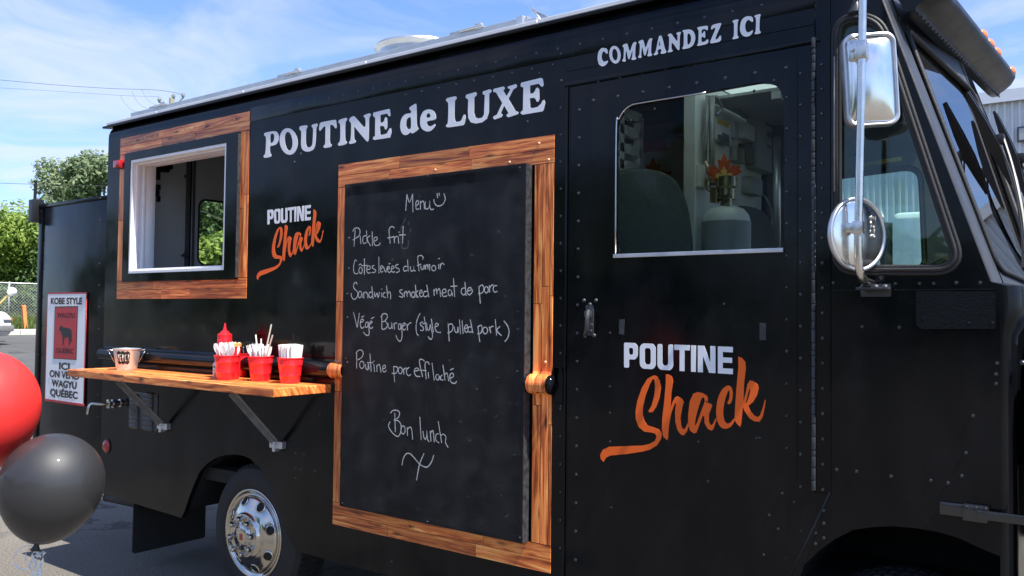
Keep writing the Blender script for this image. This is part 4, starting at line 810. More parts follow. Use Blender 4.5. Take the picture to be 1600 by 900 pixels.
# rack by the seat
bm = NB(); rx = -2.35; 
for px in (968, 998): a = atx(px, 150, rx); box(bm, (rx-.02, a.y-.025, .9), (rx+.02, a.y+.025, 2.85), .003)
a0 = atx(960, 180, rx); b0 = atx(999, 180, rx)
for py in (181, 208, 236, 262, 290): z = atx(985, py, rx).z; box(bm, (rx-.02, a0.y-.1, z-.028), (rx+.02, b0.y, z+.028), .003)
put('shelf_rack', bm, 'box_white', truck)
p = at(1015, 224, WID-.05); bm = NB(); box(bm, (p.x-.12, p.y-.012, p.z-.06), (p.x+.13, p.y, p.z+.06)); put('wall_notice', bm, 'sign_red', truck)
p = at(1050, 175, WID-.30); bm = NB(); box(bm, (-3.6, WID-.5, at(1040, 192, WID-.5).z), (-1.95, WID-.06, ZG-.07), .01); put('wall_cupboard', bm, 'dark_plastic', truck)
def seat(x, y, ztop, w, rot=0):
    """high back seat: back and cushion"""
    bm = NB(); pr = [(-w/2*.92, .0), (w/2*.92, 0), (w/2, .25), (w/2*.96, .48), (w/2*.7, .62), (w/2*.3, .66), (-w/2*.3, .66), (-w/2*.7, .62), (-w/2*.96, .48), (-w/2, .25)]
    pr = chaikin(pr, 2); mt = T(x, y, ztop-.66) @ Rz(rot) @ Ry(radians(-8)) @ YZ; plate(bm, [pr], .13, mt, bev=.03); o = put('cab_seat', bm, 'seat_fabric', truck, smooth=50)
    bm = NB(); box(bm, (-.02, -w/2, -.18), (.46, w/2, -.02), .05, 0, T(x, y, ztop-.66) @ Rz(rot)); put('seat_cushion', bm, 'seat_fabric', o, smooth=50)
    bm = NB(); box(bm, (.05, -w/2*.7, -.62), (.40, w/2*.7, -.181), .02, 0, T(x, y, ztop-.66) @ Rz(rot)); put('seat_base', bm, 'dark_plastic', o)
p = at(1001, 262, .55); seat(p.x-.03, .62, p.z, .50, radians(-35)); 
p = at(1172, 322, 1.62); seat(p.x-.05, 1.66, p.z, .48, radians(-20))
bm = NB(); box(bm, (-1.88, .80, .81), (-1.35, 1.42, 1.80), .03); put('engine_cover', bm, 'dark_plastic', truck)
# dashboard and steering wheel
bm = NB(); box(bm, (-.75, .1, 1.55), (-.42, WID-.1, 1.83), .04); put('dashboard', bm, 'dark_plastic', truck)
bm = NB(); p = at(1428, 418, 1.25); MS = T(*at(1452, 432, 1.42)) @ Ry(radians(-35)); 
tube(bm, [MS @ Vector((.22*cos(t*pi/20), .22*sin(t*pi/20), 0)) for t in range(40)], .015, 10, closed=True)
for a in (.5, 2.6, 4.7): tube(bm, [MS @ Vector((0, 0, -.03)), MS @ Vector((.22*cos(a), .22*sin(a), 0))], .013, 8)
tube(bm, [MS @ Vector((0, 0, 0)), MS @ Vector((0, 0, -.3))], .03, 10); put('steering_wheel', bm, 'dark_plastic', truck, smooth=True)
bm = NB(); tube(bm, [at(1345, 258, 1.9), at(1408, 248, 1.9)], .012, 8); put('grab_rail', bm, 'label_yellow', truck)
# ---- rear locker standing off the back, with the poster
lx0 = at(61, 400, .03).x; lz1 = at(120, 312, .03).z; bm = NB()
box(bm, (lx0, .03, .62), (XR-.004, .64, lz1-.02), .006); box(bm, (lx0-.01, .018, lz1-.025), (XR-.002, .655, lz1), .004); box(bm, (lx0-.006, .022, .60), (lx0+.05, .66, lz1-.03), .004)
rivrow(bm, (64, 330), (57, 690), 9, .02, .004)
locker = put('rear_locker', bm, 'black_paint', truck, smooth=30)
bm = NB(); p = at(60, 330, .03); box(bm, (p.x-.06, -.02, p.z-.09), (p.x+.03, .06, p.z+.09), .006); tube(bm, [(p.x, .0, p.z+.05), (p.x+.01, .0, p.z+.24)], .012, 8); put('locker_latch', bm, 'dark_plastic', locker, smooth=40)
# ================================================================== LETTERING ON THE TRUCK
def Zm(ox, oy, s, Y=0.0): return lambda p: xz(ox+p[0]/s, oy+p[1]/s, Y)
def ell(cx, cy, rx, ry, sh=0.0, n=28, sy=0.0): return [(cx+rx*cos(2*pi*k/n)-sh*sin(2*pi*k/n), cy+ry*sin(2*pi*k/n)+sy*cos(2*pi*k/n)) for k in range(n)]
def letters(name, glyphs, f, m, parent, Y=0.0, t=.0012, it=2, raw=False):
    bm = NB()
    for g in glyphs: plate(bm, [[f(p) for p in (chaikin(l, it) if len(l) < 28 and not raw else l)] for l in g], t, side(Y))
    return put(name, bm, m, parent)
G1 = [
 [[(50,330),(60,316),(150,298),(187,305),(208,345),(203,400),(183,437),(150,450),(113,454),(112,530),(130,545),(126,568),(55,580),(45,565),(50,550),(66,540),(76,360),(53,345)], [(118,328),(115,427),(140,420),(156,395),(160,350),(148,323)]],
 [ell(308,407,94,139,-11), ell(308,404,40,97,-8)],
 [[(418,265),(426,248),(497,236),(507,250),(500,266),(488,285),(485,430),(500,466),(525,472),(550,452),(558,420),(565,270),(547,255),(549,233),(602,218),(614,232),(609,250),(595,262),(588,440),(570,492),(520,515),(473,510),(443,482),(436,430),(441,300),(422,285)]],
 [[(630,300),(623,270),(635,213),(650,207),(797,178),(804,190),(810,262),(800,273),(790,264),(770,235),(740,233),(738,300),(735,425),(757,440),(753,464),(685,477),(670,466),(673,450),(690,435),(690,330),(693,243),(670,255),(645,290)]],
 [[(826,200),(834,182),(907,158),(920,170),(915,188),(897,205),(895,395),(917,412),(910,436),(835,455),(820,441),(824,425),(845,410),(848,225),(829,214)]],
 [[(938,180),(948,160),(985,140),(1005,155),(1108,282),(1110,165),(1088,150),(1092,133),(1152,111),(1165,125),(1159,146),(1145,160),(1142,380),(1137,408),(1120,408),(1000,262),(990,248),(988,385),(1012,400),(1006,421),(950,435),(935,425),(939,408),(955,395),(962,215),(943,200)]],
 [[(1186,125),(1194,106),(1352,68),(1363,74),(1370,130),(1363,147),(1350,141),(1335,116),(1265,130),(1262,212),(1290,208),(1305,190),(1308,165),(1320,153),(1333,165),(1336,260),(1326,282),(1311,280),(1305,255),(1290,245),(1260,248),(1260,330),(1275,340),(1330,325),(1360,270),(1373,270),(1380,310),(1367,366),(1200,392),(1185,381),(1189,362),(1208,350),(1210,160),(1188,141)]]]
G2 = [
 [[(128,388),(195,345),(209,352),(207,580),(230,605),(219,624),(158,664),(148,640),(110,674),(72,674),(43,637),(34,570),(48,500),(88,453),(150,447),(152,425),(133,405)], [(97,560),(105,510),(130,485),(150,490),(150,595),(140,612),(115,610),(100,590)]],
 [[(243,540),(248,480),(278,423),(330,403),(377,413),(404,448),(412,490),(407,513),(310,530),(320,570),(345,585),(375,575),(396,556),(407,570),(397,592),(360,630),(315,640),(268,617),(248,582)], [(308,497),(312,460),(328,445),(345,450),(357,487)]],
 [[(513,310),(519,290),(612,268),(629,282),(623,299),(605,315),(600,535),(650,535),(675,520),(698,458),(716,463),(720,495),(706,562),(695,572),(530,597),(512,583),(517,565),(535,555),(540,335),(516,322)]],
 [[(718,270),(727,253),(822,226),(837,240),(831,261),(810,280),(805,440),(820,487),(850,502),(890,492),(910,460),(918,260),(895,245),(899,220),(972,196),(990,210),(986,226),(965,242),(960,440),(942,502),(890,542),(825,554),(773,542),(746,497),(742,430),(745,310),(739,297),(720,287)]],
 [[(1003,210),(1013,193),(1112,168),(1127,180),(1123,196),(1110,210),(1145,267),(1185,200),(1158,185),(1158,168),(1242,143),(1254,155),(1251,176),(1215,200),(1165,295),(1235,420),(1270,435),(1263,456),(1165,489),(1143,476),(1147,460),(1165,445),(1120,368),(1085,445),(1104,462),(1096,486),(1020,512),(1003,496),(1009,480),(1045,460),(1100,340),(1035,230),(1008,224)]],
 [[(1290,150),(1299,128),(1507,78),(1522,90),(1532,150),(1521,170),(1505,167),(1480,138),(1390,158),(1388,240),(1420,240),(1440,215),(1450,190),(1465,178),(1484,195),(1487,300),(1476,327),(1459,327),(1448,300),(1430,285),(1388,290),(1390,385),(1410,395),(1470,380),(1505,345),(1520,313),(1537,308),(1547,335),(1532,411),(1520,427),(1310,462),(1290,446),(1296,430),(1315,415),(1320,180),(1293,168)]]]
mm_ = [(272,330),(280,313),(312,301),(320,312),(338,385),(365,298),(392,286),(399,300),(391,316),(385,425),(400,432),(391,447),(357,452),(352,440),(360,430),(365,350),(338,442),(325,447),(305,350),(298,445),(305,455),(296,467),(275,464),(269,455),(283,440),(288,340)]
G3 = [
 [[(51,420),(59,375),(84,343),(115,343),(137,350),(144,386),(135,397),(121,387),(112,372),(97,377),(87,410),(90,445),(105,466),(125,463),(144,452),(142,476),(116,502),(89,509),(63,491),(52,455)]],
 [ell(206,403,51,79,-5), ell(206,402,24,52,-4)], [mm_], [[(x+142, y-33) for x, y in mm_]],
 [[(551,400),(559,389),(570,379),(597,240),(612,230),(627,240),(655,360),(667,372),(661,389),(619,397),(611,385),(622,372),(618,350),(590,358),(586,378),(593,388),(588,401),(557,410)], [(596,326),(613,321),(603,272)]],
 [[(676,230),(684,219),(706,213),(717,225),(765,292),(765,225),(754,218),(757,207),(790,198),(797,208),(786,223),(783,350),(778,364),(765,360),(712,282),(710,355),(724,365),(719,376),(681,384),(675,375),(688,360),(692,245)]],
 [[(806,195),(814,184),(870,176),(902,188),(922,225),(924,270),(907,316),(875,342),(814,355),(804,345),(820,330),(822,205)], [(852,212),(852,316),(870,310),(886,280),(886,240),(874,217)]],
 [[(938,168),(947,157),(1026,143),(1036,150),(1036,182),(1025,187),(1012,173),(980,179),(978,215),(992,212),(1000,193),(1011,193),(1013,252),(1002,254),(992,241),(978,244),(978,293),(1010,286),(1030,263),(1042,272),(1036,307),(944,327),(938,318),(950,305),(955,185)]],
 [[(1064,165),(1071,138),(1152,118),(1157,130),(1095,270),(1125,262),(1142,233),(1154,233),(1153,287),(1059,304),(1053,290),(1110,162),(1085,166),(1072,180),(1064,177)]],
 [[(1253,110),(1261,97),(1302,86),(1310,95),(1301,111),(1298,235),(1312,243),(1306,257),(1259,267),(1253,255),(1268,243),(1270,120)]],
 [[(1321,170),(1329,109),(1354,73),(1390,58),(1434,63),(1442,100),(1432,114),(1414,101),(1400,90),(1380,102),(1367,140),(1372,185),(1388,206),(1415,198),(1437,180),(1438,201),(1416,232),(1380,245),(1344,233),(1327,205)]],
 [[(1448,62),(1457,51),(1499,40),(1509,48),(1499,66),(1495,192),(1510,198),(1503,213),(1459,222),(1450,212),(1463,200),(1467,78)]]]
letters('poutine_lettering', G1, Zm(405, 160, 6.667), 'white_vinyl', truck)
letters('luxe_lettering', G2[:2], Zm(620, 110, 6.667), 'white_vinyl', truck); letters('luxe_lettering', G2[2:], Zm(620, 110, 6.667), 'white_vinyl', truck)
letters('order_lettering', G3[:9], Zm(925, 15, 5.714, -.003), 'white_vinyl', truck, -.0032); letters('order_lettering', G3[9:], Zm(925, 15, 5.714, -.003), 'white_vinyl', truck, -.0032)
UG = {'P': [[(0,0),(.8,0),(1,.12),(1,.52),(.8,.66),(.36,.66),(.36,1),(0,1)], [(.36,.2),(.6,.2),(.66,.25),(.66,.42),(.6,.47),(.36,.47)]],
 'O': [[(.18,0),(.82,0),(1,.13),(1,.87),(.82,1),(.18,1),(0,.87),(0,.13)], [(.38,.18),(.62,.18),(.69,.26),(.69,.74),(.62,.82),(.38,.82),(.31,.74),(.31,.26)]],
 'U': [[(0,0),(.31,0),(.31,.74),(.38,.82),(.62,.82),(.69,.74),(.69,0),(1,0),(1,.87),(.82,1),(.18,1),(0,.87)]],
 'T': [[(0,0),(1,0),(1,.2),(.66,.2),(.66,1),(.34,1),(.34,.2),(0,.2)]], 'I': [[(0,0),(1,0),(1,1),(0,1)]],
 'N': [[(0,0),(.36,0),(.71,.62),(.71,0),(1,0),(1,1),(.64,1),(.29,.38),(.29,1),(0,1)]],
 'E': [[(0,0),(1,0),(1,.2),(.33,.2),(.33,.4),(.95,.4),(.95,.59),(.33,.59),(.33,.8),(1,.8),(1,1),(0,1)]]}
def sans(xs, t0, t1, b0, b1, X0, X1):
    out = []
    for ch, (a, b) in zip('POUTINE', xs):
        g = []
        for l in UG[ch]:
            q = []
            rp = rpoly(l, .10 if ch in 'OU' else (.08 if ch == 'P' else 0.0), 4)
            for u, v in rp:
                x = a+(b-a)*u; s_ = (x-X0)/(X1-X0); q.append((x, (t0+(t1-t0)*s_)*(1-v)+(b0+(b1-b0)*s_)*v))
            g.append(q)
        out.append(g)
    return out
letters('poutine_logo_lettering', sans([(305,362),(370,436),(443,508),(513,577),(582,602),(610,683),(693,755)], 358, 376, 461, 489, 305, 755), Zm(860, 400, 2.647, -.004), 'white_vinyl', truck, -.004, raw=True)
letters('poutine_logo_lettering', sans([(165,233),(241,309),(316,390),(396,462),(468,488),(498,577),(586,651)], 95, 38, 259, 208, 165, 650), Zm(395, 315, 7.2), 'white_vinyl', truck, raw=True)
SH = [
 [[(455,195),(420,215),(375,290),(340,390),(325,470),(327,540),(350,602),(395,640),(450,646),(485,656),(494,682),(480,715),(440,738),(380,752),(250,756),(110,762),(62,785),(41,825),(45,858),(66,884),(76,872),(87,850),(120,832),(250,820),(380,800),(440,785),(497,750),(530,700),(537,655),(515,623),(470,605),(420,590),(395,550),(383,500),(385,440),(405,350),(440,260),(465,215),(478,225),(482,280),(475,350),(455,430),(430,470),(433,485),(464,482),(492,440),(517,370),(529,290),(520,230),(497,196),(475,188)]],
 [[(568,178),(568,250),(555,400),(540,530),(537,620),(549,682),(579,708),(587,690),(592,600),(612,490),(640,415),(652,408),(642,480),(645,560),(662,627),(690,664),(712,670),(737,640),(756,583),(748,563),(725,612),(706,622),(692,590),(686,530),(702,440),(714,402),(701,378),(662,355),(643,362),(625,395),(606,450),(612,330),(627,230),(617,197),(590,180)]],
 [[(825,321),(788,335),(760,400),(748,500),(748,570),(763,632),(795,655),(814,647),(835,592),(866,510),(878,520),(880,572),(905,617),(937,633),(952,615),(977,540),(970,530),(945,580),(930,590),(915,560),(915,500),(942,430),(931,416),(890,403),(885,385),(905,402),(907,370),(896,349),(865,330)], [(860,362),(835,430),(810,520),(800,592),(815,580),(850,480),(882,400),(878,367)]],
 [[(1060,268),(1018,300),(986,370),(971,460),(978,550),(1008,607),(1050,620),(1092,601),(1122,555),(1118,528),(1085,570),(1060,577),(1040,555),(1028,500),(1035,420),(1055,345),(1075,302),(1082,320),(1080,370),(1063,405),(1068,422),(1092,413),(1105,370),(1107,320),(1097,284),(1080,270)]],
 [[(1150,36),(1152,120),(1135,300),(1125,450),(1120,545),(1140,577),(1166,602),(1173,580),(1185,460),(1188,440),(1200,472),(1240,532),(1280,557),(1321,560),(1347,520),(1366,430),(1371,382),(1363,388),(1350,440),(1325,510),(1305,522),(1280,510),(1245,470),(1232,432),(1271,400),(1302,345),(1314,290),(1306,259),(1270,233),(1244,228),(1224,260),(1210,330),(1192,395),(1197,250),(1212,130),(1207,79),(1181,48)], [(1240,292),(1217,380),(1203,418),(1220,403),(1240,350),(1247,302)]]]
fS = Zm(930, 550, 5.143, -.004)
letters('shack_script', SH, fS, 'orange_vinyl', truck, -.004)
# the small logo: same drawing, fitted by four points
import numpy as _np
src = [fS(p) for p in ((68,880),(1152,40),(475,190),(1370,385),(578,703))]; fd_ = Zm(395, 315, 7.2); dst = [fd_(p) for p in ((60,880),(682,93),(308,283),(795,322),(352,668))]
Aff, *_ = _np.linalg.lstsq(_np.array([[a, b, 1] for a, b in src]), _np.array(dst), rcond=None)
def fsm(p): a, b = fS(p); v = _np.array([a, b, 1]) @ Aff; return (float(v[0]), float(v[1]))
letters('shack_script', SH, fsm, 'orange_vinyl', truck)
# ================================================================== MENU BOARD
BY = -.05; bq = [xz(539.6, 289.5, BY), xz(818.8, 253, BY), xz(818, 850, BY), xz(529.3, 791, BY)]
bx0 = (bq[0][0]+bq[3][0])/2; bx1 = (bq[1][0]+bq[2][0])/2; bz1 = (bq[0][1]+bq[1][1])/2; bz0 = (bq[2][1]+bq[3][1])/2
board = empty('menu_board', ((bx0+bx1)/2, -.03, bz0), 'black chalkboard with handwritten menu inside the tall wood print frame', 'chalkboard')
bm = NB(); box(bm, (bx0, BY, bz0), (bx1, -.0045, bz1), .003)
cut = [v for v in bm.verts if abs(v.co.z-RZ) < 1]; put('board_panel', bm, 'chalkboard', board)
bm = NB(); box(bm, (bx1+.0005, BY+.001, bz0+.004), (bx1+.004, -.006, bz1-.004))
for k in range(14): z = bz0+.08+k*(bz1-bz0-.16)/13; box(bm, (bx1+.003, BY+.018, z-.012), (bx1+.0055, BY+.024, z+.012))
put('edge_strip', bm, 'worn_edge', board)
for p in ((543, 292), (668, 275), (812, 262), (812, 840), (668, 815), (535, 786), (540, 560), (808, 580), (700, 505), (745, 608)): bm = NB(); rivet(bm, at(*p, BY), .004, mi=0); put('board_screw', bm, 'worn_edge', board)
def chalk(name, ox, oy, s, strokes, w=.0050):
    f = Zm(ox, oy, s, BY); words = []; xr = None
    for st in sorted(strokes, key=lambda q: min(p[0] for p in q)):
        lo_, hi_ = min(p[0] for p in st), max(p[0] for p in st)
        if xr is None or lo_-xr > 4.2*s: words.append([]); xr = hi_
        words[-1].append(st); xr = max(xr, hi_)
    for wd in words:
        bm = NB(); dot = len(wd) == 1 and len(wd[0]) == 1
        for st in wd:
            if len(st) == 1: st = [(st[0][0]-.9*s/8, st[0][1]-4*s/8), (st[0][0]+.9*s/8, st[0][1]+5*s/8)]; stroke(bm, [f(p) for p in st], w*1.9, BY-.0008); continue
            stroke(bm, [f(p) for p in st], w, BY-.0008-random.uniform(0, .0003))
        put('bullet_dot' if dot else name, bm, 'chalk', board)
def EL(cx, cy, rx, ry, n=9): return [(cx+rx*cos(2*pi*k/n-1.2), cy+ry*sin(2*pi*k/n-1.2)) for k in range(n+1)]
random.seed(21)
chalk('menu_heading', 535, 295, 6.43, [[(650,55),(637,220)],[(650,60),(675,135),(706,55)],[(706,52),(710,235)],[(735,175),(765,150),(760,120),(742,130),(738,170),(745,205),(770,200)],[(785,120),(785,210)],[(785,145),(810,122),(822,150),(825,205)],[(835,125),(832,180),(850,205),(875,180),(878,120),(882,190),(900,210),(920,200)],[(920,105),(925,140),(950,170),(985,170),(1015,150),(1035,100),(1020,45)],[(952,45),(958,92)],[(972,40),(974,70)]])
chalk('menu_word', 535, 295, 6.43, [[(68,490)],[(130,410),(118,580)],[(105,430),(125,398),(160,395),(178,420),(170,470),(130,500),(105,515)],[(180,470),(187,555)],[(238,470),(212,480),(205,520),(215,550),(240,540)],[(243,420),(250,545)],[(280,470),(250,505),(285,575)],[(300,430),(305,575)],[(315,530),(350,510),(345,485),(322,495),(318,540),(335,570),(375,560),(378,540)],[(525,395),(505,380),(480,390),(470,430),(482,550)],[(452,495),(525,480)],[(520,480),(525,545)],[(522,505),(540,480),(558,482)],[(562,480),(567,550)],[(570,435)],[(612,375),(605,550)],[(570,465),(635,462)]])
chalk('menu_word', 535, 395, 9.41, [[(98,222)],[(210,125),(195,105),(178,140),(165,220),(172,285),(200,310),(235,295)],EL(270,258,25,45),[(240,185),(268,165),(285,190)],[(325,85),(325,325)],[(290,190),(375,185)],[(360,245),(405,240),(410,205),(385,190),(362,220),(360,270),(385,300),(415,285)],[(470,185),(440,200),(450,230),(490,255),(480,285),(430,292)],[(537,55),(540,305)],[(555,240),(590,220),(585,190),(565,200),(560,250),(575,285),(600,270)],[(605,200),(640,285),(665,200)],[(665,240),(695,230),(690,205),(672,210),(668,260),(690,290),(720,270)],[(680,165),(708,155)],[(720,240),(760,225),(750,195),(728,205),(720,255),(745,285),(775,275)],[(825,170),(785,185),(790,215),(835,240),(835,275),(790,292)],[(960,100),(970,280)],[(955,200),(920,200),(898,235),(915,270),(955,255)],[(1000,200),(1005,255),(1030,270),(1050,240),(1050,195),(1055,255),(1080,270)],[(1180,100),(1190,65),(1160,40),(1125,45),(1108,85),(1130,270)],[(1100,190),(1160,165)],[(1155,190),(1160,235),(1185,245),(1205,180),(1210,245)],[(1225,180),(1225,245)],[(1225,205),(1248,172),(1262,240)],[(1262,205),(1285,172),(1285,265)],EL(1345,225,30,40),[(1415,170),(1420,240)],[(1422,85)],[(1440,155),(1440,240)],[(1440,195),(1470,152),(1500,178)]])
chalk('menu_word', 535, 430, 8.57, [[(68,245)],[(200,125),(185,95),(160,110),(150,150),(165,185),(205,225),(205,275),(175,318),(145,318),(122,280),(122,240)],[(260,230),(235,215),(215,255),(225,300),(250,290),(262,240),(268,300)],[(285,225),(290,310)],[(285,255),(310,225),(335,250),(345,310)],[(395,150),(412,318)],[(395,225),(365,235),(355,275),(375,300),(405,280)],[(430,220),(440,290),(465,240),(480,300),(500,225)],[(525,230),(530,295)],[(527,185)],[(575,230),(550,245),(548,285),(585,300)],[(592,140),(610,305)],[(605,255),(630,220),(648,260),(645,322)],[(805,195),(770,205),(775,230),(810,260),(805,295),(760,280)],[(830,225),(830,295)],[(832,245),(858,215),(870,290)],[(870,245),(898,215),(920,295)],EL(950,260,22,38),[(980,130),(990,300)],[(1015,205),(985,245),(1020,300)],[(1030,245),(1070,230),(1060,200),(1038,215),(1035,260),(1055,290),(1080,275)],[(1130,130),(1160,295)],[(1140,215),(1100,220),(1085,265),(1110,290),(1145,270)]]
 + [[(x+1114, y) for x, y in q] for q in [[(110,190),(118,275)],[(115,220),(143,180),(155,255)],[(155,215),(188,180),(203,290)],[(225,240),(275,225),(265,185),(235,195),(222,240),(240,285),(290,275)],[(335,200),(310,200),(305,250),(330,275),(350,240),(345,200),(365,280)],[(375,40),(392,290)],[(335,150),(425,145)],[(528,90),(545,275)],[(525,170),(490,180),(478,230),(510,265),(535,245)],[(555,215),(615,195),(600,165),(570,180),(560,230),(590,265),(625,225),(628,190)],[(715,155),(735,378)],[(715,160),(760,130),(780,180),(760,235),(705,245)],EL(815,195,27,42),[(855,135),(860,230)],[(858,172),(885,135),(910,130)],[(960,140),(920,145),(905,190),(925,225),(965,215)]]])
chalk('menu_word', 535, 430, 8.57, [[(68,560)],[(150,495),(200,700)],[(200,700),(230,505)],[(245,635),(285,610),(275,590),(250,600),(240,660),(260,710),(295,690)],[(255,565),(290,545)],[(345,625),(315,640),(310,690),(340,690),(350,630),(360,760),(350,805),(310,795),(285,760)],[(360,660),(400,630),(385,615),(368,640),(365,690),(390,715),(410,690)],[(385,585),(428,560)],[(530,545),(530,715)],[(515,565),(545,520),(590,520),(605,560),(570,610),(535,625)],[(570,610),(600,650),(600,690),(560,725),(525,715)],[(615,640),(615,690),(640,715),(660,690),(660,630),(672,720)],[(690,640),(700,725)],[(690,675),(712,638),(735,650)],[(780,650),(755,660),(755,720),(780,720),(785,650),(800,760),(795,850),(770,885),(735,850),(718,800)],[(800,690),(845,660),(830,640),(810,660),(808,710),(830,735),(850,715)],[(865,650),(875,738)],[(868,685),(898,645),(925,635)],[(1042,510),(1005,590),(988,680),(995,770),(1020,812)],[(1080,625),(1045,640),(1050,670),(1085,700),(1080,740),(1045,735)],[(1097,555),(1125,750)],[(1075,650),(1130,640)]]
 + [[(x+1114, y) for x, y in q] for q in [[(15,650),(25,720),(50,735),(65,660)],[(65,660),(95,810),(68,860),(35,820)],[(78,585),(105,765)],[(120,700),(170,670),(160,645),(135,655),(128,710),(155,760),(205,765)],[(305,655),(318,885)],[(300,670),(345,650),(370,690),(350,750),(295,775)],[(385,690),(395,750),(425,765),(435,690),(440,770)],[(455,595),(470,790)],[(490,605),(505,785)],[(520,720),(560,700),(555,665),(530,680),(522,730),(545,765),(575,750)],[(600,595),(635,775)],[(610,690),(575,700),(570,745),(600,765),(630,745)],[(700,680),(728,895)],[(700,695),(745,670),(760,720),(740,775),(695,785)],EL(800,740,32,45),[(855,690),(875,775)],[(860,722),(880,690),(910,685)],[(935,590),(952,805)],[(1000,685),(955,740),(1020,810)],[(1050,610),(1100,680),(1120,760),(1100,840),(1060,890)]]])
chalk('menu_word', 535, 540, 8.0, [[(65,205)],[(180,85),(180,285)],[(170,100),(200,60),(245,60),(262,100),(240,150),(190,180)],EL(245,240,28,45),[(290,230),(295,280),(320,300),(325,220),(335,300)],[(345,100),(362,325)],[(310,212),(385,214)],[(395,230),(405,330)],[(395,195)],[(430,240),(435,330)],[(435,262),(465,235),(485,335)],[(505,290),(540,275),(530,245),(508,260),(505,310),(530,330),(550,305)],[(640,255),(655,455)],[(640,265),(680,265),(695,300),(670,345),(620,345)],EL(725,310,25,42),[(765,290),(770,360)],[(765,312),(785,282),(805,283)],[(840,270),(805,300),(805,350),(830,375),(858,360)],[(905,320),(955,305),(940,280),(910,290),(900,330),(925,380),(975,385)],[(1030,200),(1005,175),(970,175),(968,230),(1005,390)],[(965,310),(1050,310)],[(1090,240),(1070,205),(1040,215),(1035,270),(1050,420)],[(1075,330),(1080,410)],[(1122,215),(1150,435)],[(1205,365),(1175,365),(1170,410),(1200,430),(1215,380),(1225,430)],[(1250,365),(1230,390),(1235,425),(1265,430)],[(1258,240),(1285,435)],[(1280,362),(1310,345),(1330,445)],[(1345,410),(1390,385),(1380,345),(1350,360),(1345,420),(1370,465),(1410,470),(1430,445)],[(1350,305),(1392,285)]])
chalk('closing_word', 595, 635, 7.5, [[(165,75),(172,300)],[(115,80),(140,50),(190,45),(222,75),(205,130),(155,165),(200,165),(238,215),(235,300),(205,350),(165,335),(115,280),(92,225),(110,180)],EL(262,275,25,48),[(312,245),(315,345)],[(315,268),(345,240),(365,280),(375,388)],[(458,122),(475,395)],[(495,290),(505,360),(525,385),(540,340),(540,280),(550,385),(570,415)],[(580,285),(590,410)],[(585,312),(613,285),(628,420)],[(680,320),(650,330),(645,390),(685,430)],[(675,175),(715,430)],[(700,345),(735,325),(765,360),(760,420),(790,480)],[(250,690),(265,610),(300,555),(345,555),(400,610),(455,675),(520,710),(560,700),(600,640),(622,570)],[(508,550),(455,680),(420,865)]])
bm = NB(); random.seed(4)                            # old wiped chalk
f = Zm(535, 295, 6.43, BY)
for st in ([(640,290),(610,350),(585,430),(590,550),(600,590),(630,602),(660,580),(665,520)], [(660,330),(672,360)], [(690,390),(682,440)]): stroke(bm, [f(p) for p in st], .007, BY-.0006)
for k in range(60):
    px = random.uniform(545, 810); py = random.uniform(300, 830); a = random.uniform(-.6, .6); L = random.uniform(1, 6); p = xz(px, py, BY); q = xz(px+L*cos(a), py+L*sin(a)*.6, BY); stroke(bm, [p, q], random.uniform(.002, .006), BY-.0006)
put('chalk_smudge', bm, 'chalk_dust', board)
bm = NB(); plate(bm, [rrect(bx0+.015, bz0+.015, bx1-.015, bz1-.015, .05)], .0004, side(BY)); put('chalk_haze', bm, 'chalk_haze', board)
# ================================================================== POSTER ON THE LOCKER
PY = .0185-.0; tl, tr, br, bl_ = xz(75.6, 458, PY), xz(136.4, 456.3, PY), xz(130.6, 635, PY), xz(69.6, 625.5, PY)
sx, ex_ = (tl[0]+bl_[0])/2, (tr[0]+br[0])/2; stz = (tl[1]+tr[1])/2; sbz = (br[1]+bl_[1])/2; sw = ex_-sx; sh = stz-sbz
poster = empty('wagyu_poster', ((sx+ex_)/2, PY, sbz), 'white upright poster with black cow on a red panel, stuck to the black locker', 'poster')
bm = NB(); plate(bm, [[(sx, sbz), (ex_, sbz), (ex_, stz), (sx, stz)]], .003, side(PY+.001)); put('poster_sheet', bm, 'sign_white', poster)
e = .008; bm = NB()
plate(bm, [[(sx-.001, sbz-.001), (ex_+.001, sbz-.001), (ex_+.001, sbz+.016), (sx-.001, sbz+.016)]], .004, side(PY+.0012)); plate(bm, [[(sx-.001, stz-.010), (ex_+.001, stz-.010), (ex_+.001, stz+.001), (sx-.001, stz+.001)]], .004, side(PY+.0012))
for a in (sx-.001, ex_-.007): plate(bm, [[(a, sbz+.0165), (a+.008, sbz+.0165), (a+.008, stz-.0105), (a, stz-.0105)]], .004, side(PY+.0012))
put('poster_border', bm, 'sign_red', poster)
U = lambda u, v: (sx+sw*u, stz-sh*v)
rp = [U(.21, .127), U(.795, .122), U(.795, .600), U(.21, .605)]; bm = NB(); plate(bm, [rp], .004, side(PY)); put('red_panel', bm, 'sign_red', poster)
bm = NB(); plate(bm, [rp, inset(rp, .005)], .0046, side(PY)); 
cow = [(.34,.325),(.355,.305),(.385,.300),(.41,.296),(.43,.308),(.50,.312),(.58,.316),(.64,.325),(.665,.345),(.668,.40),(.672,.43),(.660,.445),(.652,.41),(.648,.39),(.638,.40),(.642,.43),(.628,.45),(.628,.468),(.600,.468),(.606,.43),(.592,.405),(.56,.395),(.51,.40),(.48,.395),(.470,.43),(.468,.468),(.44,.468),(.445,.42),(.425,.385),(.405,.36),(.395,.345),(.365,.345),(.345,.338)]
plate(bm, [[U(u, v+.005) for u, v in cow]], .0052, side(PY)); put('cow_emblem', bm, 'sign_black', poster)
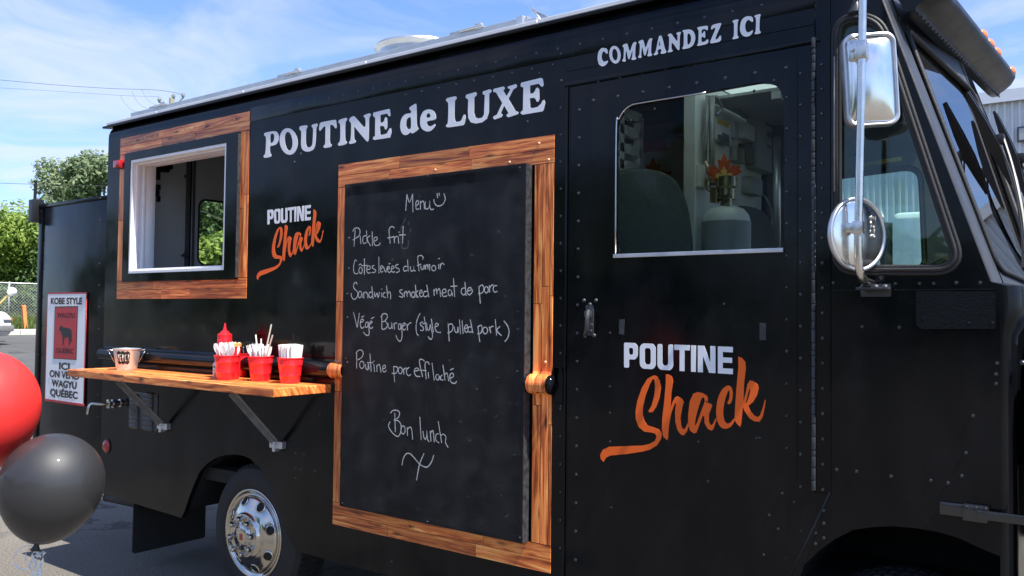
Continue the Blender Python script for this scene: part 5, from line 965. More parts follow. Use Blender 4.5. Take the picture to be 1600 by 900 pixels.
def sign_text(name, s_, u, v, h, w, m, bold=.028):
    cu = bpy.data.curves.new('t', 'FONT'); cu.body = s_; cu.align_x = 'CENTER'; cu.size = 1; cu.offset = bold; cu.extrude = .0; o = bpy.data.objects.new('t', cu); C.objects.link(o); dg = bpy.context.evaluated_depsgraph_get(); dg.update()
    me = bpy.data.meshes.new_from_object(o.evaluated_get(dg)); bm = NB(); bm.from_mesh(me); bpy.data.objects.remove(o); bpy.data.curves.remove(cu)
    base = [v for v in bm.verts]; x0 = min(v.co.x for v in base); x1 = max(v.co.x for v in base); z0 = 0.0; z1 = .72
    c = U(u, v)
    for q in bm.verts: q.co = Vector((c[0]+(q.co.x-(x0+x1)/2)/(x1-x0)*w*sw, PY-.0054, c[1]-h*sh/2+q.co.y/z1*h*sh))
    return put(name, bm, m, poster)
sign_text('poster_heading', 'KOBE STYLE', .5, .075, .058, .80, 'sign_black', .032)
sign_text('panel_text', 'WAGYU', .5, .205, .045, .46, 'sign_dark_red'); sign_text('panel_text', 'QUÉBEC', .5, .525, .042, .46, 'sign_dark_red')
for s_, v, w in (('ICI', .665, .27), ('ON VEND', .742, .76), ('WAGYU', .826, .64), ('QUÉBEC', .912, .71)): sign_text('poster_text', s_, .5, v, .062, w, 'sign_black', .032)
# ================================================================== SHELF AND WHAT STANDS ON IT
SZ = at(518, 600).z; yF = -.392; ST = .044
shx0, shx1 = -5.63, at(519, 602, -.01).x
shelf = tag(bpy.data.objects.new('counter_shelf', None), None); C.objects.link(shelf); shelf.parent = truck; shelf.location = Vector(((shx0+shx1)/2, -.2, SZ))-truck.location
def putp(name, bm, m, smooth=False): return put(name, bm, m, shelf, smooth=smooth, fixn=False)
random.seed(9); bm = NB(); nb = 7; jx = at(193, 583, yF).x
for k in range(nb):
    ya = yF+(-.006-yF)*k/nb; yb = yF+(-.006-yF)*(k+1)/nb-.0007; cut_ = jx+random.choice((0, .0, .5, .9)) if k else jx; dx = 0.10 if False else 0
    for a, b in ((shx0+.02*0, cut_-.0007), (cut_, shx1)): woodbox(bm, (a, ya, SZ-ST), (b, yb, SZ))
putp('shelf_boards', bm, 'shelf_wood')
bm = NB(); box(bm, (shx1+.001, -.02, SZ-ST+.002), (shx1+.012, -.0, SZ+.004)); putp('shelf_end_cap', bm, 'dark_plastic')
for (tx, ty, wx_, wy) in ((190, 594, 254, 660), (366, 612, 432, 688)):
    b = at(wx_, wy, -.028); a = Vector((b.x, yF+.075, SZ-ST)); bm = NB(); d = (b-a); L = d.length; ang = atan2(-d.z, d.y)
    mt = T(*a) @ Rx(-ang) ; 
    for o in (Vector((0, 0, 0)),):
        box(bm, (-.017, 0, -.004), (.017, L, 0), .001, 0, mt); box(bm, (-.017, 0, -.030), (-.013, L, -.004), .001, 0, mt)
    br_ = put('shelf_bracket', bm, 'grey_steel', shelf)
    bm = NB(); box(bm, (b.x-.055, -.034, b.z-.045), (b.x+.055, -.001, b.z-.005), .003); box(bm, (b.x-.012, -.05, b.z-.062), (b.x+.012, -.012, b.z-.02), .004); rivet(bm, (b.x-.035, -.034, b.z-.025), .008); put('bracket_foot', bm, 'aluminium', br_)
    
GB = 'red buckets on the shelf'
def shelfpt(px, py): return atz(px, py, SZ+.0005)
def bucket(px, py, label, r=.069, h=.137):
    p = shelfpt(px-10, py); p.y += r*.55; p.x += r*.1; e = empty('red_bucket', p, label, 'bucket', GB); bm = NB(); rb = r*.74
    lathe(bm, [(.001, .001), (rb, .001), (rb+.001, .006), (rb+(r-rb)*.30, h*.3), (rb+(r-rb)*.30+.0012, h*.315), (rb+(r-rb)*.34, h*.33), (rb+(r-rb)*.72, h*.72), (rb+(r-rb)*.72+.0015, h*.735), (rb+(r-rb)*.76, h*.75), (r, h-.004), (r+.003, h-.002), (r+.003, h+.001), (r, h+.002), (r-.002, h-.004), (rb-.002, .004), (.001, .004)], 40, T(*p)); put('bucket_body', bm, 'bucket_red', e, smooth=40)
    return p, r, h
def fork(bm, mtx):
    pr = [(-.004, 0), (.004, 0), (.0035, .05), (.003, .10), (.0045, .118), (.011, .130), (.012, .142), (.0115, .168), (.009, .168), (.0085, .146), (.005, .146), (.005, .168), (.0018, .168), (.0018, .146), (-.0018, .146), (-.0018, .168), (-.005, .168), (-.005, .146), (-.0085, .146), (-.009, .168), (-.0115, .168), (-.012, .142), (-.011, .130), (-.0045, .118), (-.003, .10), (-.0035, .05)]
    plate(bm, [pr], .0025, mtx)
def mkfork(label, group):
    bm = NB(); fork(bm, XZ); o = put('plastic_fork', bm, 'plastic_white'); return tag(o, label, 'fork', group)
def mkspoon(label, group):
    bm = NB(); pr = [(-.004, 0), (.004, 0), (.003, .10), (.006, .118), (.013, .132), (.015, .150), (.010, .168), (0, .173), (-.010, .168), (-.015, .150), (-.013, .132), (-.006, .118), (-.003, .10)]; plate(bm, [pr], .003, XZ); o = put('plastic_spoon', bm, 'plastic_white'); return tag(o, label, 'spoon', group)
first = {}
def fill(p, r, h, n, label, kind, seed, hi=.0):
    random.seed(seed)
    for k in range(n):
        a = random.uniform(0, 2*pi); q = r*.44*sqrt(random.random()); loc = p+Vector((q*cos(a), q*sin(a), .014+random.uniform(0, .028)+hi)); tl = .20*q/(r*.44)+random.uniform(-.06, .06); rot = Matrix.Rotation(tl, 3, Vector((-sin(a), cos(a), 0))) @ Matrix.Rotation(random.uniform(-.9, .9), 3, 'Z'); rot = rot.to_euler()
        if kind not in first: first[kind] = (mkfork if kind == 'fork' else mkspoon)(label, label.split(' standing')[0].replace('white plastic', 'plastic')+' in a bucket'); o = first[kind]; o.location = loc; o.rotation_euler = rot
        else: o = copytree(first[kind], loc, rot, label)
        o['group'] = 'white '+kind+'s: '+label
pA = bucket(353.5, 593.5, 'red metal bucket at the left, front one of the overlapping pair, below the red bottle')
pB = bucket(373, 589, 'red bucket half hidden behind the leftmost bucket and under the orange lid')
pC = bucket(406.5, 595.5, 'red bucket holding the cream straws, between the pair and the napkin bucket')
pD = bucket(453, 599, 'red bucket full of folded napkins at the right end of the shelf')
fill(*pA, 26, 'white plastic spoon standing in the leftmost red bucket', 'spoon', 5)
fill(*pB, 18, 'white plastic fork standing in the half hidden rear bucket', 'fork', 6)
fill(*pC, 32, 'white plastic fork standing in the bucket with cream straws', 'fork', 8)
def straw(a, b, label):
    bm = NB(); A = pC[0]+Vector((0, 0, .02)); tip = at(*b, pC[0].y); d = (tip-A); tube(bm, [A, tip], .0042, 10, cap=False); o = put('drinking_straw', bm, 'straw_cream', orig=A, smooth=True); tag(o, label, 'straw', 'cream straws in a red bucket')
straw(None, (424, 507), 'tallest cream straw, sticking far up out of the red bucket'); straw(None, (399.5, 523), 'thick cream straw on the left leaning left in the red bucket'); straw(None, (426, 523.5), 'short cream straw right beside the tallest one, leaning right'); straw(None, (408, 529), 'shortest cream straw in the middle of the red bucket')
p, r, h = pD; random.seed(2)
for k in range(9):
    bm = NB(); x = (k-4)*.0085; zt = .205+random.uniform(-.006, .006); lean = (k-4)*.022; bw = .036 if abs(k-4) < 3 else .027
    pts = [(-bw, .012), (bw, .012), (bw+.012+random.uniform(-.004, .004), zt), (-bw-.012+random.uniform(-.004, .004), zt+random.uniform(-.004, .004))]
    plate(bm, [rpoly(pts, .004, 3)], .0085, T(x-.004, 0, 0) @ Ry(lean) @ Rz(random.uniform(-.06, .06)) @ YZ); o = put('folded_napkin', bm, 'paper_white', orig=(0, 0, 0)); o.location = p; tag(o, 'white folded paper napkin packed in the rightmost red bucket', 'napkin', 'napkins in the rightmost bucket')
# squeeze bottle
p = shelfpt(352, 588); p.y += .17; p = Vector((at(350.5, 560, -.13).x, -.13, SZ+.0005)); e = empty('squeeze_bottle', p, 'tall red squeeze bottle with pointed nozzle behind the leftmost bucket', 'bottle'); bm = NB()
zt = at(350.5, 505, -.13).z-SZ; lathe(bm, [(.001, 0), (.036, 0), (.040, .006), (.042, .05), (.042, zt-.105), (.040, zt-.085), (.034, zt-.075), (.001, zt-.075)], 36, T(*p)); put('bottle_body', bm, 'bottle_red', e, smooth=40)
bm = NB(); lathe(bm, [(.041, zt-.087), (.041, zt-.066), (.037, zt-.062), (.026, zt-.058), (.024, zt-.05), (.011, zt-.042), (.008, zt-.03), (.0035, zt), (.001, zt)], 32, T(*p)); put('bottle_nozzle', bm, 'bottle_red', e, smooth=40)
p = Vector((at(362, 570, -.16).x, -.165, SZ+.0005)); e = empty('lidded_tub', p, 'red tub with flat orange lid behind the left buckets', 'tub'); zt = at(362, 536, -.165).z-SZ
bm = NB(); lathe(bm, [(.001, 0), (.045, 0), (.052, .05), (.052, zt-.018), (.001, zt-.018)], 36, T(*p)); put('tub_body', bm, 'bottle_red', e, smooth=40)
bm = NB(); lathe(bm, [(.054, zt-.022), (.056, zt-.02), (.056, zt-.002), (.052, zt), (.001, zt)], 36, T(*p)); put('tub_lid', bm, 'orange_lid', e, smooth=40)
p = shelfpt(332, 591); p.y += .02; e = empty('salt_shaker', p, 'small glass shaker beside the leftmost red bucket', 'shaker'); bm = NB(); lathe(bm, [(.001, 0), (.016, 0), (.017, .05), (.015, .062), (.001, .062)], 8, T(*p)); put('shaker_glass', bm, 'pink_glass', e); bm = NB(); lathe(bm, [(.0165, .062), (.0165, .082), (.010, .092), (.001, .093)], 20, T(*p)); put('shaker_cap', bm, 'chrome', e, smooth=40)
# tip pail
p = shelfpt(185, 578); p.y += .055; e = empty('tip_pail', p, 'small shiny metal pail with a black label, near the left shelf end', 'pail'); r, h, rb = .083, .136, .061; bm = NB()
lathe(bm, [(.001, .001), (rb, .001), (rb+.001, .006), (r, h-.006), (r+.004, h-.003), (r+.004, h+.001), (r, h+.002), (r-.002, h-.004), (rb-.002, .005), (.001, .005)], 48, T(*p)); put('pail_body', bm, 'pail_metal', e, smooth=40)
ca = atan2(CAM.y-p.y, CAM.x-p.x); bm = NB(); la = ca-.30; g = []
def pailpt(a, z, o=0.0): rr = rb+(r-rb)*z/h+o; return p+Vector((rr*cos(a), rr*sin(a), z))
def wavy(k): return 1+.07*cos(k)
n = 14; rows = []
for j in range(9):
    v = j/8; row = []
    for i in range(n+1):
        u = i/n; su = u*2-1; sv = v*2-1; row.append(bm.verts.new(pailpt(la+su*.52*(1+.06*cos(sv*9)), .080+sv*.040*(1+.10*cos(su*9)), .0015)))
    rows.append(row)
for a, b in zip(rows, rows[1:]):
    for i in range(n): bm.faces.new((a[i], a[i+1], b[i+1], b[i]))
put('chalk_label', bm, 'sign_black', e)
bm = NB()
def lt(pts):
    tube(bm, [pailpt(la+(x-2.15)*.19, .058+y*.044, .003) for x, y in pts], .0019, 5)
lt([(0, 0), (.05, 1), (.35, .3), (.65, 1), (.7, 0)]); lt([(1.5, 1), (1, 1), (1, 0), (1.5, 0)]); lt([(1, .5), (1.4, .5)]); lt([(2, 0), (2, 1), (2.5, .9), (2.5, .55), (2, .5), (2.6, 0)]); lt([(3.6, .9), (3.1, .9), (3.0, .3), (3.3, 0), (3.6, .1)]); lt([(4.3, 0), (4.3, 1)])
put('label_writing', bm, 'chalk', e)
for s_ in (-1, 1):
    a = ca+s_*pi/2; bm = NB(); c = pailpt(a, h-.01); o = Vector((cos(a), sin(a), 0)); t_ = Vector((-sin(a), cos(a), 0)); tube(bm, arc([c-t_*.03, c-t_*.028+o*.028+Vector((0, 0, .004)), c+o*.038+Vector((0, 0, -.002)), c+t_*.028+o*.028+Vector((0, 0, .004)), c+t_*.03], 5), .0022, 6); tube(bm, [c+o*.030+Vector((0, 0, 0)), pailpt(a, h*.35, .004)], .0020, 6); put('pail_handle', bm, 'chrome', e, smooth=True)
# ================================================================== THINGS INSIDE THE CAB
p = at(1134.5, 392, 1.05); e = empty('gas_cylinder', Vector((p.x, 1.05, 1.802)), 'grey propane cylinder with brass valve behind the order window', 'gas cylinder'); R = .123; zt = at(1134, 346, 1.05).z
bm = NB(); cz = (p.x, 1.05, 0); lathe(bm, [(.001, 1.803), (R*.8, 1.803), (R, 1.85), (R, zt-.01), (R*.93, zt+.03), (R*.72, zt+.062), (R*.35, zt+.078), (.001, zt+.08)], 40, T(*cz)); put('cylinder_body', bm, 'tank_grey', e, smooth=50)
bm = NB(); lathe(bm, [(R+.001, 1.85), (R+.0012, zt-.005)], 40, T(*cz), cap=False); put('cylinder_band', bm, 'tank_band', e, smooth=True)
bm = NB(); zc = zt+.078; lathe(bm, [(.03, zc-.005), (.03, zc+.03), (.045, zc+.035), (.045, zc+.09), (.055, zc+.10), (.055, zc+.15), (.03, zc+.16), (.001, zc+.16)], 20, T(*cz)); lathe(bm, [(.022, -.01), (.022, .01), (.001, .012)], 16, T(p.x+.03, 0.99, zc+.03) @ Rx(pi/2)); tube(bm, arc([(p.x-.03, 1.03, zc+.06), (p.x-.09, 1.03, zc+.10), (p.x-.08, 1.03, zc+.17), (p.x-.11, 1.04, zc+.24)], 5), .012, 8); box(bm, (p.x-.13, 1.01, zc+.13), (p.x-.05, 1.06, zc+.15), .004); box(bm, (p.x-.075, 1.01, zc+.02), (p.x-.035, 1.07, zc+.10), .006); put('gas_valve', bm, 'brass', e, smooth=40)
leafp = [(0,0),(.03,.28),(.16,.20),(.14,.30),(.40,.30),(.33,.38),(.55,.55),(.46,.60),(.50,.74),(.32,.70),(.28,.78),(.14,.62),(.20,.95),(.10,.90),(0,1.15)]
leafo = leafp+[(-x, z) for x, z in leafp[::-1][1:-1]]
def maple(px, py, Y, s, rot, label):
    c = at(px, py, Y); e = empty('maple_leaf', c, label, 'decoration', 'maple leaf decorations'); bm = NB(); plate(bm, [[(x*s, z*s) for x, z in leafo]], .006, T(*c) @ Rz(rot) @ XZ); put('leaf_blade', bm, 'leaf_orange', e); bm = NB(); plate(bm, [[(x*s*.5, z*s*.55+.10*s) for x, z in leafo]], .003, T(*c) @ Rz(rot) @ T(0, -.006, 0) @ XZ); put('leaf_centre', bm, 'leaf_yellow', e)
maple(1131, 296, 1.02, .165, radians(25), 'orange maple leaf ornament on top of the gas cylinder valve'); maple(1020, 310, 1.9, .24, radians(25), 'dim red maple leaf ornament beside the seat back in the dark cab')
# ================================================================== BALLOONS
def balloon(px, py, depth, r, tilt, m, label, knot=True):
    c = atd(px, py, depth); e = empty('balloon', c, label, 'balloon', 'party balloons'); bm = NB(); pr = []
    for k in range(33):
        t = pi*k/32; z = cos(t); rr = sin(t); 
        if z < 0: z *= 1.22; rr *= 1-.10*(-z/1.22)**2
        pr.append((max(rr*r, .0012), z*r*1.02))
    lathe(bm, pr[::-1], 56, T(*c) @ tilt); put('balloon_skin', bm, m, e, smooth=True)
    bm = NB(); kz = -r*1.24; lathe(bm, [(.014, kz-.018), (.009, kz-.010), (.006, kz-.002), (.010, kz+.008), (.02, kz+.02)], 16, T(*c) @ tilt); put('balloon_knot', bm, m, e, smooth=True); return e, c, (T(*c) @ tilt) @ Vector((0, 0, kz-.005))
vd = (CAM-atd(83, 760, 2.35)).normalized()
tl_ = Matrix.Rotation(radians(-12), 4, vd)
eb, cb_, kb = balloon(82, 755, 2.35, .132, tl_ @ Matrix(), 'balloon_black', 'shiny dark grey balloon tied with curled white ribbon, in front of the truck corner')
er, cr_, kr_ = balloon(-31, 634, 2.40, .152, Matrix(), 'balloon_red', 'bright red balloon cut off by the left edge of the photo')
def ribbon(name, pts, e, w=.005):
    w *= 1.5
    bm = NB(); P = arc(pts, 6); 
    for i in range(len(P)-1):
        a, b = P[i], P[i+1]; ph = i*.35; s0 = Vector((cos(ph)*.6, sin(ph)*.5, .35)).normalized()*w/2; ph += .35; s1 = Vector((cos(ph)*.6, sin(ph)*.5, .35)).normalized()*w/2
        bm.faces.new([bm.verts.new(v) for v in (a-s0, a+s0, b+s1, b-s1)])
    return put(name, bm, 'ribbon_white', e, fixn=False)
D2 = 2.35
def rb(l, d=D2): return [atd(x, y, d+random.uniform(-.012, .012)) for x, y in l]
random.seed(31)
ribbon('curled_ribbon', rb([(52, 850), (42, 862), (40, 874), (52, 880), (63, 872), (60, 862), (50, 866), (56, 882), (62, 896), (64, 915)]), eb)
ribbon('curled_ribbon', rb([(56, 852), (60, 865), (70, 862), (64, 870), (55, 868), (46, 884), (52, 892), (60, 888), (66, 878), (68, 868)]), eb)
ribbon('curled_ribbon', rb([(50, 852), (36, 855), (24, 866), (22, 878), (30, 888), (42, 889), (48, 882)]), eb, .0028)
ribbon('curled_ribbon', rb([(58, 855), (58, 872), (56, 884), (48, 894), (58, 897), (64, 893), (62, 880)]), eb)
ribbon('balloon_string', rb([(50, 850), (40, 843), (28, 832), (16, 816), (8, 800), (2, 786), (-8, 760)]), eb, .006)
ribbon('balloon_string', rb([(47, 846), (30, 838), (12, 820), (0, 806), (-12, 796)]), eb, .003)
ribbon('balloon_string', [kr_, kr_+Vector((.01, .0, -.1)), kr_+Vector((-.01, .0, -.3)), kr_+Vector((.01, 0, -.6))], er, .004)
# ================================================================== BACKGROUND
def leafcloud(bm, blobs, n, size, seed, lay=None):
    random.seed(seed); tn = bm.loops.layers.float_color.get('tone') or bm.loops.layers.float_color.new('tone')
    tot = sum(b[3]*b[3] for b in blobs)
    for (x, y, z, r, *q) in blobs:
        sq = q[0] if q else 1.0; base = random.uniform(.15, .75)
        for _ in range(int(n*r*r/tot)):
            d = Vector((random.gauss(0, 1), random.gauss(0, 1), random.gauss(0, 1))).normalized(); rr = r*(random.random()**.38)*random.uniform(.8, 1.12)
            c = Vector((x, y, z))+Vector((d.x*rr, d.y*rr, d.z*rr*sq)); s = size*random.uniform(.55, 1.35)
            nn = (d+Vector((random.uniform(-.9, .9), random.uniform(-.9, .9), random.uniform(-.3, .9)))).normalized(); a = nn.orthogonal().normalized(); b = nn.cross(a); an = random.uniform(0, 6.28); u = a*cos(an)+b*sin(an); v = nn.cross(u)
            tip = c+u*s; f = bm.faces.new([bm.verts.new(p) for p in (c-u*s*.9, c+v*s*.42-nn*s*.1, tip, c-v*s*.42-nn*s*.1)])
            tcol = min(1, max(0, base+random.uniform(-.3, .35)))
            for l in f.loops: l[tn] = (tcol, tcol, tcol, 1)
def tree(px, d, top, w, m, label, seed, n=9000, size=.22, cat='tree', name='leafy_tree', base=None, trunk=True, clumps=14, group='trees beyond the parking lot', crown0=.28):
    """px column, distance along the view, pixel row of the top, crown width in metres"""
    p = atd(px, 480, d); zt = atd(px, top, d).z; zb = gz(p.x) if base is None else base; H = zt-zb; e = empty(name, (p.x, p.y, zb), label, cat, group); random.seed(seed)
    blobs = []
    for k in range(clumps):
        t = random.uniform(crown0, .97); wid = w/2*(1-.75*abs((t-.55)/.5)**2.2)*.85; a = random.uniform(0, 2*pi); q = wid*sqrt(random.random()); r = w*random.uniform(.12, .22); blobs.append((p.x+q*cos(a), p.y+q*sin(a), min(zb+H*t, zt-r*.7), r, random.uniform(.7, 1.1)))
    bm = NB(); leafcloud(bm, blobs, n, size, seed); put('crown', bm, m, e, fixn=False)
    bm = NB(); tr = max(.06, H*.017); tube(bm, arc([(p.x, p.y, zb-.1), (p.x+random.uniform(-.1, .1), p.y, zb+H*.3), (p.x+random.uniform(-.3, .3), p.y+random.uniform(-.2, .2), zb+H*.8)], 4), [tr*(1.3-k*.11) for k in range(9)], 8)
    for b in blobs[:9]: s = Vector((p.x, p.y, zb+H*random.uniform(.2, .55))); tube(bm, arc([s, s.lerp(Vector(b[:3]), .5)+Vector((0, 0, .2)), Vector(b[:3])], 3), [tr*.5-k*tr*.06 for k in range(7)], 6)
    put('trunk', bm, 'bark', e, smooth=True); return e
# verge, kerb, fence, bushes at the far left
dk = 33.7; ka = atd(-60, 515, 29.5); kx = -30.2
sheet('verge', 'soil', [kx-60, kx-30, kx-12, kx-5, kx-.15], [-60, -30, 0, 15, 30, 60, 120], lambda x, y: gz(x)+.06)
bm = NB(); 
for y in range(-40, 60, 2): box(bm, (kx-.15, y, gz(kx)-.1), (kx+.15, y+1.99, gz(kx)+.17), .02)
tag(put('kerb', bm, 'kerb'), kind='structure')
bm = NB(); tn = bm.loops.layers.float_color.new('tone'); random.seed(44)
for k in range(26000):
    x = kx-.3-abs(random.gauss(0, 5)); y = random.uniform(4, 26); h = random.uniform(.08, .42); a = random.uniform(0, 6.28); z = gz(x)+.06; u = Vector((cos(a), sin(a), 0))*.035; l = Vector((random.uniform(-.12, .12), random.uniform(-.12, .12), h))
    f = bm.faces.new([bm.verts.new(Vector((x, y, z))+q) for q in (-u, u, l)]); c = random.random()
    for lo in f.loops: lo[tn] = (c, c, c, 1)
tag(put('tall_grass', bm, 'grass_leaf', fixn=False), kind='stuff')
fx = kx-5.5; fz = gz(fx)+.06; fence = empty('chain_link_fence', (fx, 14, fz), 'chain link fence behind the kerb at the far left, in front of the bushes', 'fence'); FH = 1.55; y0f, y1f = 6.0, 26.0
bm = NB()
for z in (FH, ): tube(bm, [(fx, y0f, fz+z), (fx, y1f, fz+z)], .024, 6)
put('top_rail', bm, 'fence_zinc', fence)
for y in range(6, 27, 3): bm = NB(); tube(bm, [(fx, y, fz-.1), (fx, y, fz+FH+.05)], .032, 8); put('post', bm, 'fence_zinc', fence)
bm = NB(); 
for k in range(int((y1f-y0f)/.12)):
    for sgn in (1, -1):
        y = y0f+k*.12; yy = y+sgn*FH; a, b = Vector((fx+.002*sgn, y, fz)), Vector((fx+.002*sgn, yy, fz+FH)); w_ = Vector((0, .004, -.004*sgn))
        bm.faces.new([bm.verts.new(v) for v in (a-w_, a+w_, b+w_, b-w_)])
put('wire_mesh', bm, 'fence_zinc', fence, fixn=False)
random.seed(6)
for k, (px, d, top, w, m, lab) in enumerate(((8, 44, 330, 7.5, 'leaf_bright', 'bright green bush tree behind the fence at the far left edge'), (62, 47, 352, 7.0, 'leaf_bright', 'bright green bush tree between the fence and the black locker'), (128, 46, 350, 8, 'leaf_mid', 'green tree mostly hidden behind the rear locker'))):
    tree(px, d, top, w, m, lab, 50+k, n=22000, size=.13, clumps=26, crown0=.10)
for k, px in enumerate((-15, 14, 34, 52, 78)): 
    p = atd(px, 490, 41); e = empty('low_shrub', (p.x, p.y, gz(p.x)), ('low shrub behind the fence, near the white car', 'low shrub behind the fence, left of the orange stake', 'low shrub behind the fence, above the orange stake', 'low shrub behind the fence, beside the black locker', 'low shrub hidden behind the black locker')[k], 'shrub', 'low shrubs behind the fence'); bm = NB(); leafcloud(bm, [(p.x+random.uniform(-.6, .6), p.y+random.uniform(-.6, .6), gz(p.x)+random.uniform(.3, 1.2), .75) for _ in range(5)], 2200, .11, 70+k); put('foliage', bm, 'leaf_mid', e, fixn=False); bm = NB(); tube(bm, [(p.x, p.y, gz(p.x)-.1), (p.x, p.y, gz(p.x)+.8)], .04, 6); put('stem', bm, 'bark', e)
tree(108, 72, 246, 7.5, 'leaf_silver', 'tall pale green poplar left of the truck, rising above the locker', 81, n=9000, size=.24, clumps=30)
tree(152, 74, 238, 7.0, 'leaf_silver', 'tall pale green poplar touching the rear edge of the truck', 82, n=9000, size=.24, clumps=30)
for k, (px, d, top, w, m, lab) in enumerate(((318, 33, 286, 7, 'leaf_mid', 'dense green tree seen at the left through the rear window'), (352, 36, 318, 7, 'leaf_silver', 'paler tree seen at the right through the rear window'), (330, 27, 372, 4.5, 'leaf_bright', 'bright bush seen low through the rear window'), (300, 40, 270, 9, 'leaf_mid', 'big tree standing behind the truck body'))):
    tree(px, d, top, w, m, lab, 90+k, n=15000, size=.12, clumps=26, crown0=.08)
# stake, barrier lamp post
p = atd(40, 515, 29.0); p = Vector((kx-.5, p.y*1.02, gz(kx)+.06)); p.y = (CAM+ray(40, 515)*((kx-.5)/ray(40, 515).x)).y; e = empty('marker_stake', p, 'orange marker stake on the grass beside the kerb', 'stake'); bm = NB(); box(bm, p+Vector((-.06, -.06, -.1)), p+Vector((.06, .06, .92)), .015, 0, T(*p) @ Rx(.1) @ T(*-p)); put('stake_body', bm, 'orange_post', e)
a = atd(-6, 480, 25.0); b = atd(19, 456, 25.0); e = empty('barrier_pole', (a.x, a.y, gz(a.x)), 'slanting yellow pole with a white ball on its tip above the white car', 'pole'); bm = NB(); tube(bm, [a-Vector((0, 0, .6)), a, b], .035, 10); put('pole_arm', bm, 'yellow_post', e, smooth=40); bm = NB(); lathe(bm, [(.0, -.13)]+[(.13*sin(t*pi/10), -.13*cos(t*pi/10)) for t in range(1, 10)]+[(.0, .13)], 20, T(*b), cap=False); put('ball_tip', bm, 'plastic_white', e, smooth=True)
# white car nosing in from the left edge
def car(px, py, d, head, label):
    o = CAM+ray(px, py)*d; o.z = gz(o.x)+.0; e = empty('parked_car', o, label, 'car'); mt = T(*o) @ Rz(head)      # local +x = nose at 0
    W2 = .88; pro = [(-4.3, .45), (-4.3, .85), (-4.1, 1.02), (-3.6, 1.06), (-3.0, 1.55), (-1.9, 1.58), (-1.15, 1.08), (-.25, .95), (-.04, .80), (0, .42), (-.1, .28), (-.45, .26)]
    for wx in (-.9, -3.4): pass
    whe = [(-.52+.0, .26)]+[(-.90+.38*cos(t*pi/10), .26+.38*sin(t*pi/10)) for t in range(11)]+[(-3.4+.38*cos(t*pi/10), .26+.38*sin(t*pi/10)) for t in range(11)]+[(-4.2, .28)]
    bm = NB(); plate(bm, [rpoly(pro, .06, 3)[:-4]+whe[1:]], W2*2, mt @ T(0, W2, 0) @ XZ, bev=.05); put('car_body', bm, 'car_white', e, smooth=35)
    bm = NB(); plate(bm, [[(-3.0, 1.07), (-2.85, 1.47), (-1.95, 1.49), (-1.35, 1.09)]], W2*2+.01, mt @ T(0, W2+.005, 0) @ XZ); put('side_glass', bm, 'car_glass', e)
    bm = NB(); box(bm, (-.5, -W2-.02, .40), (.06, W2+.02, .58), .04, 0, mt); put('bumper', bm, 'grey_steel', e, smooth=40)
    for s_ in (-1, 1):
        bm = NB(); box(bm, (-.16, s_*W2-.28*(s_ > 0)-.0, .66), (.0, s_*W2+.28*(s_ < 0), .80), .03, 0, mt); put('headlight', bm, 'glass_clear', e)
        bm = NB(); box(bm, (-.30, s_*W2-.06-.03*(s_>0)+.04*(s_ > 0), .66), (-.05, s_*W2+.05, .78), .02, 0, mt); put('turn_signal', bm, 'amber_lens', e)
        for wx in (-.9, -3.4):
            bm = NB(); lathe(bm, [(.18, -.20), (.30, -.20), (.33, -.17), (.33, -.03), (.30, 0), (.20, .0), (.19, -.02), (.001, -.02)], 28, mt @ T(wx, s_*(W2-.02), .33) @ Rx(pi/2 if s_ < 0 else -pi/2)); put('wheel', bm, 'tyre_rubber', e, smooth=40)
car(-23, 520, 23.6, radians(20), 'white car with orange turn signal nosing in at the left edge')
# utility pole with insulators and the wires
pb = atd(268, 178, 40); zt = atd(268, 150, 40).z; e = empty('utility_pole', (pb.x, pb.y, gz(pb.x)), 'wooden utility pole top with insulators peeking above the truck roof', 'utility pole'); bm = NB(); tube(bm, [(pb.x, pb.y, gz(pb.x)-.2), (pb.x, pb.y, zt-.1)], [.17, .12], 12); put('pole_shaft', bm, 'wood_pole', e, smooth=40)
bm = NB(); 
ins = [(249, 156), (271, 150.5), (286, 149)]
for (a, b) in (((267, 165), (249, 160)), ((268, 168), (286, 153.5))): tube(bm, [atd(*a, 40), atd(*b, 40)], .03, 6)
put('bracket_arm', bm, 'grey_steel', e)
for (x, y) in ins: q = atd(x, y, 40); bm = NB(); lathe(bm, [(.02, -.14), (.06, -.10), (.05, -.06), (.10, -.03), (.05, 0), (.10, .03), (.05, .06), (.07, .10), (.001, .13)], 14, T(*q)); put('insulator', bm, 'box_grey', e, smooth=40)
def wire(l, d0, d1, label, r=.006, k=6):
    n = len(l); pts = [atd(x, y, d0+(d1-d0)*i/(n-1)) for i, (x, y) in enumerate(l)]; bm = NB(); tube(bm, arc(pts, k), r, 5); o = put('overhead_wire', bm, 'wire', orig=pts[-1]); tag(o, label, 'wire', 'overhead wires')
wire([(-40, 121), (80, 132), (170, 138), (249, 141), (286, 148)], 34, 40, 'highest overhead wire running from the left edge to the utility pole', .010)
wire([(-40, 135), (80, 142), (188, 149), (249, 151)], 34, 40, 'second overhead wire just below the highest one', .006)
wire([(188, 149), (194, 160), (208, 173), (228, 175)], 40, 40, 'leftmost of the three drooping wires near the utility pole'); wire([(206, 142), (212, 155), (222, 166), (240, 172)], 40, 40, 'middle one of the three drooping wires near the utility pole'); wire([(221, 139), (227, 151), (237, 161), (250, 165)], 40, 40, 'rightmost of the three drooping wires near the utility pole')
wire([(-40, 285), (60, 288), (170, 291), (330, 296)], 55, 55, 'thin wire crossing in front of the poplars', .014); wire([(-40, 322), (55, 323.5), (160, 326)], 50, 50, 'low wire just above the bright bushes', .016); wire([(280, 325), (318, 331), (345, 343), (380, 352)], 20, 20, 'pale wire crossing the trees in the rear window', .008)
wb = None
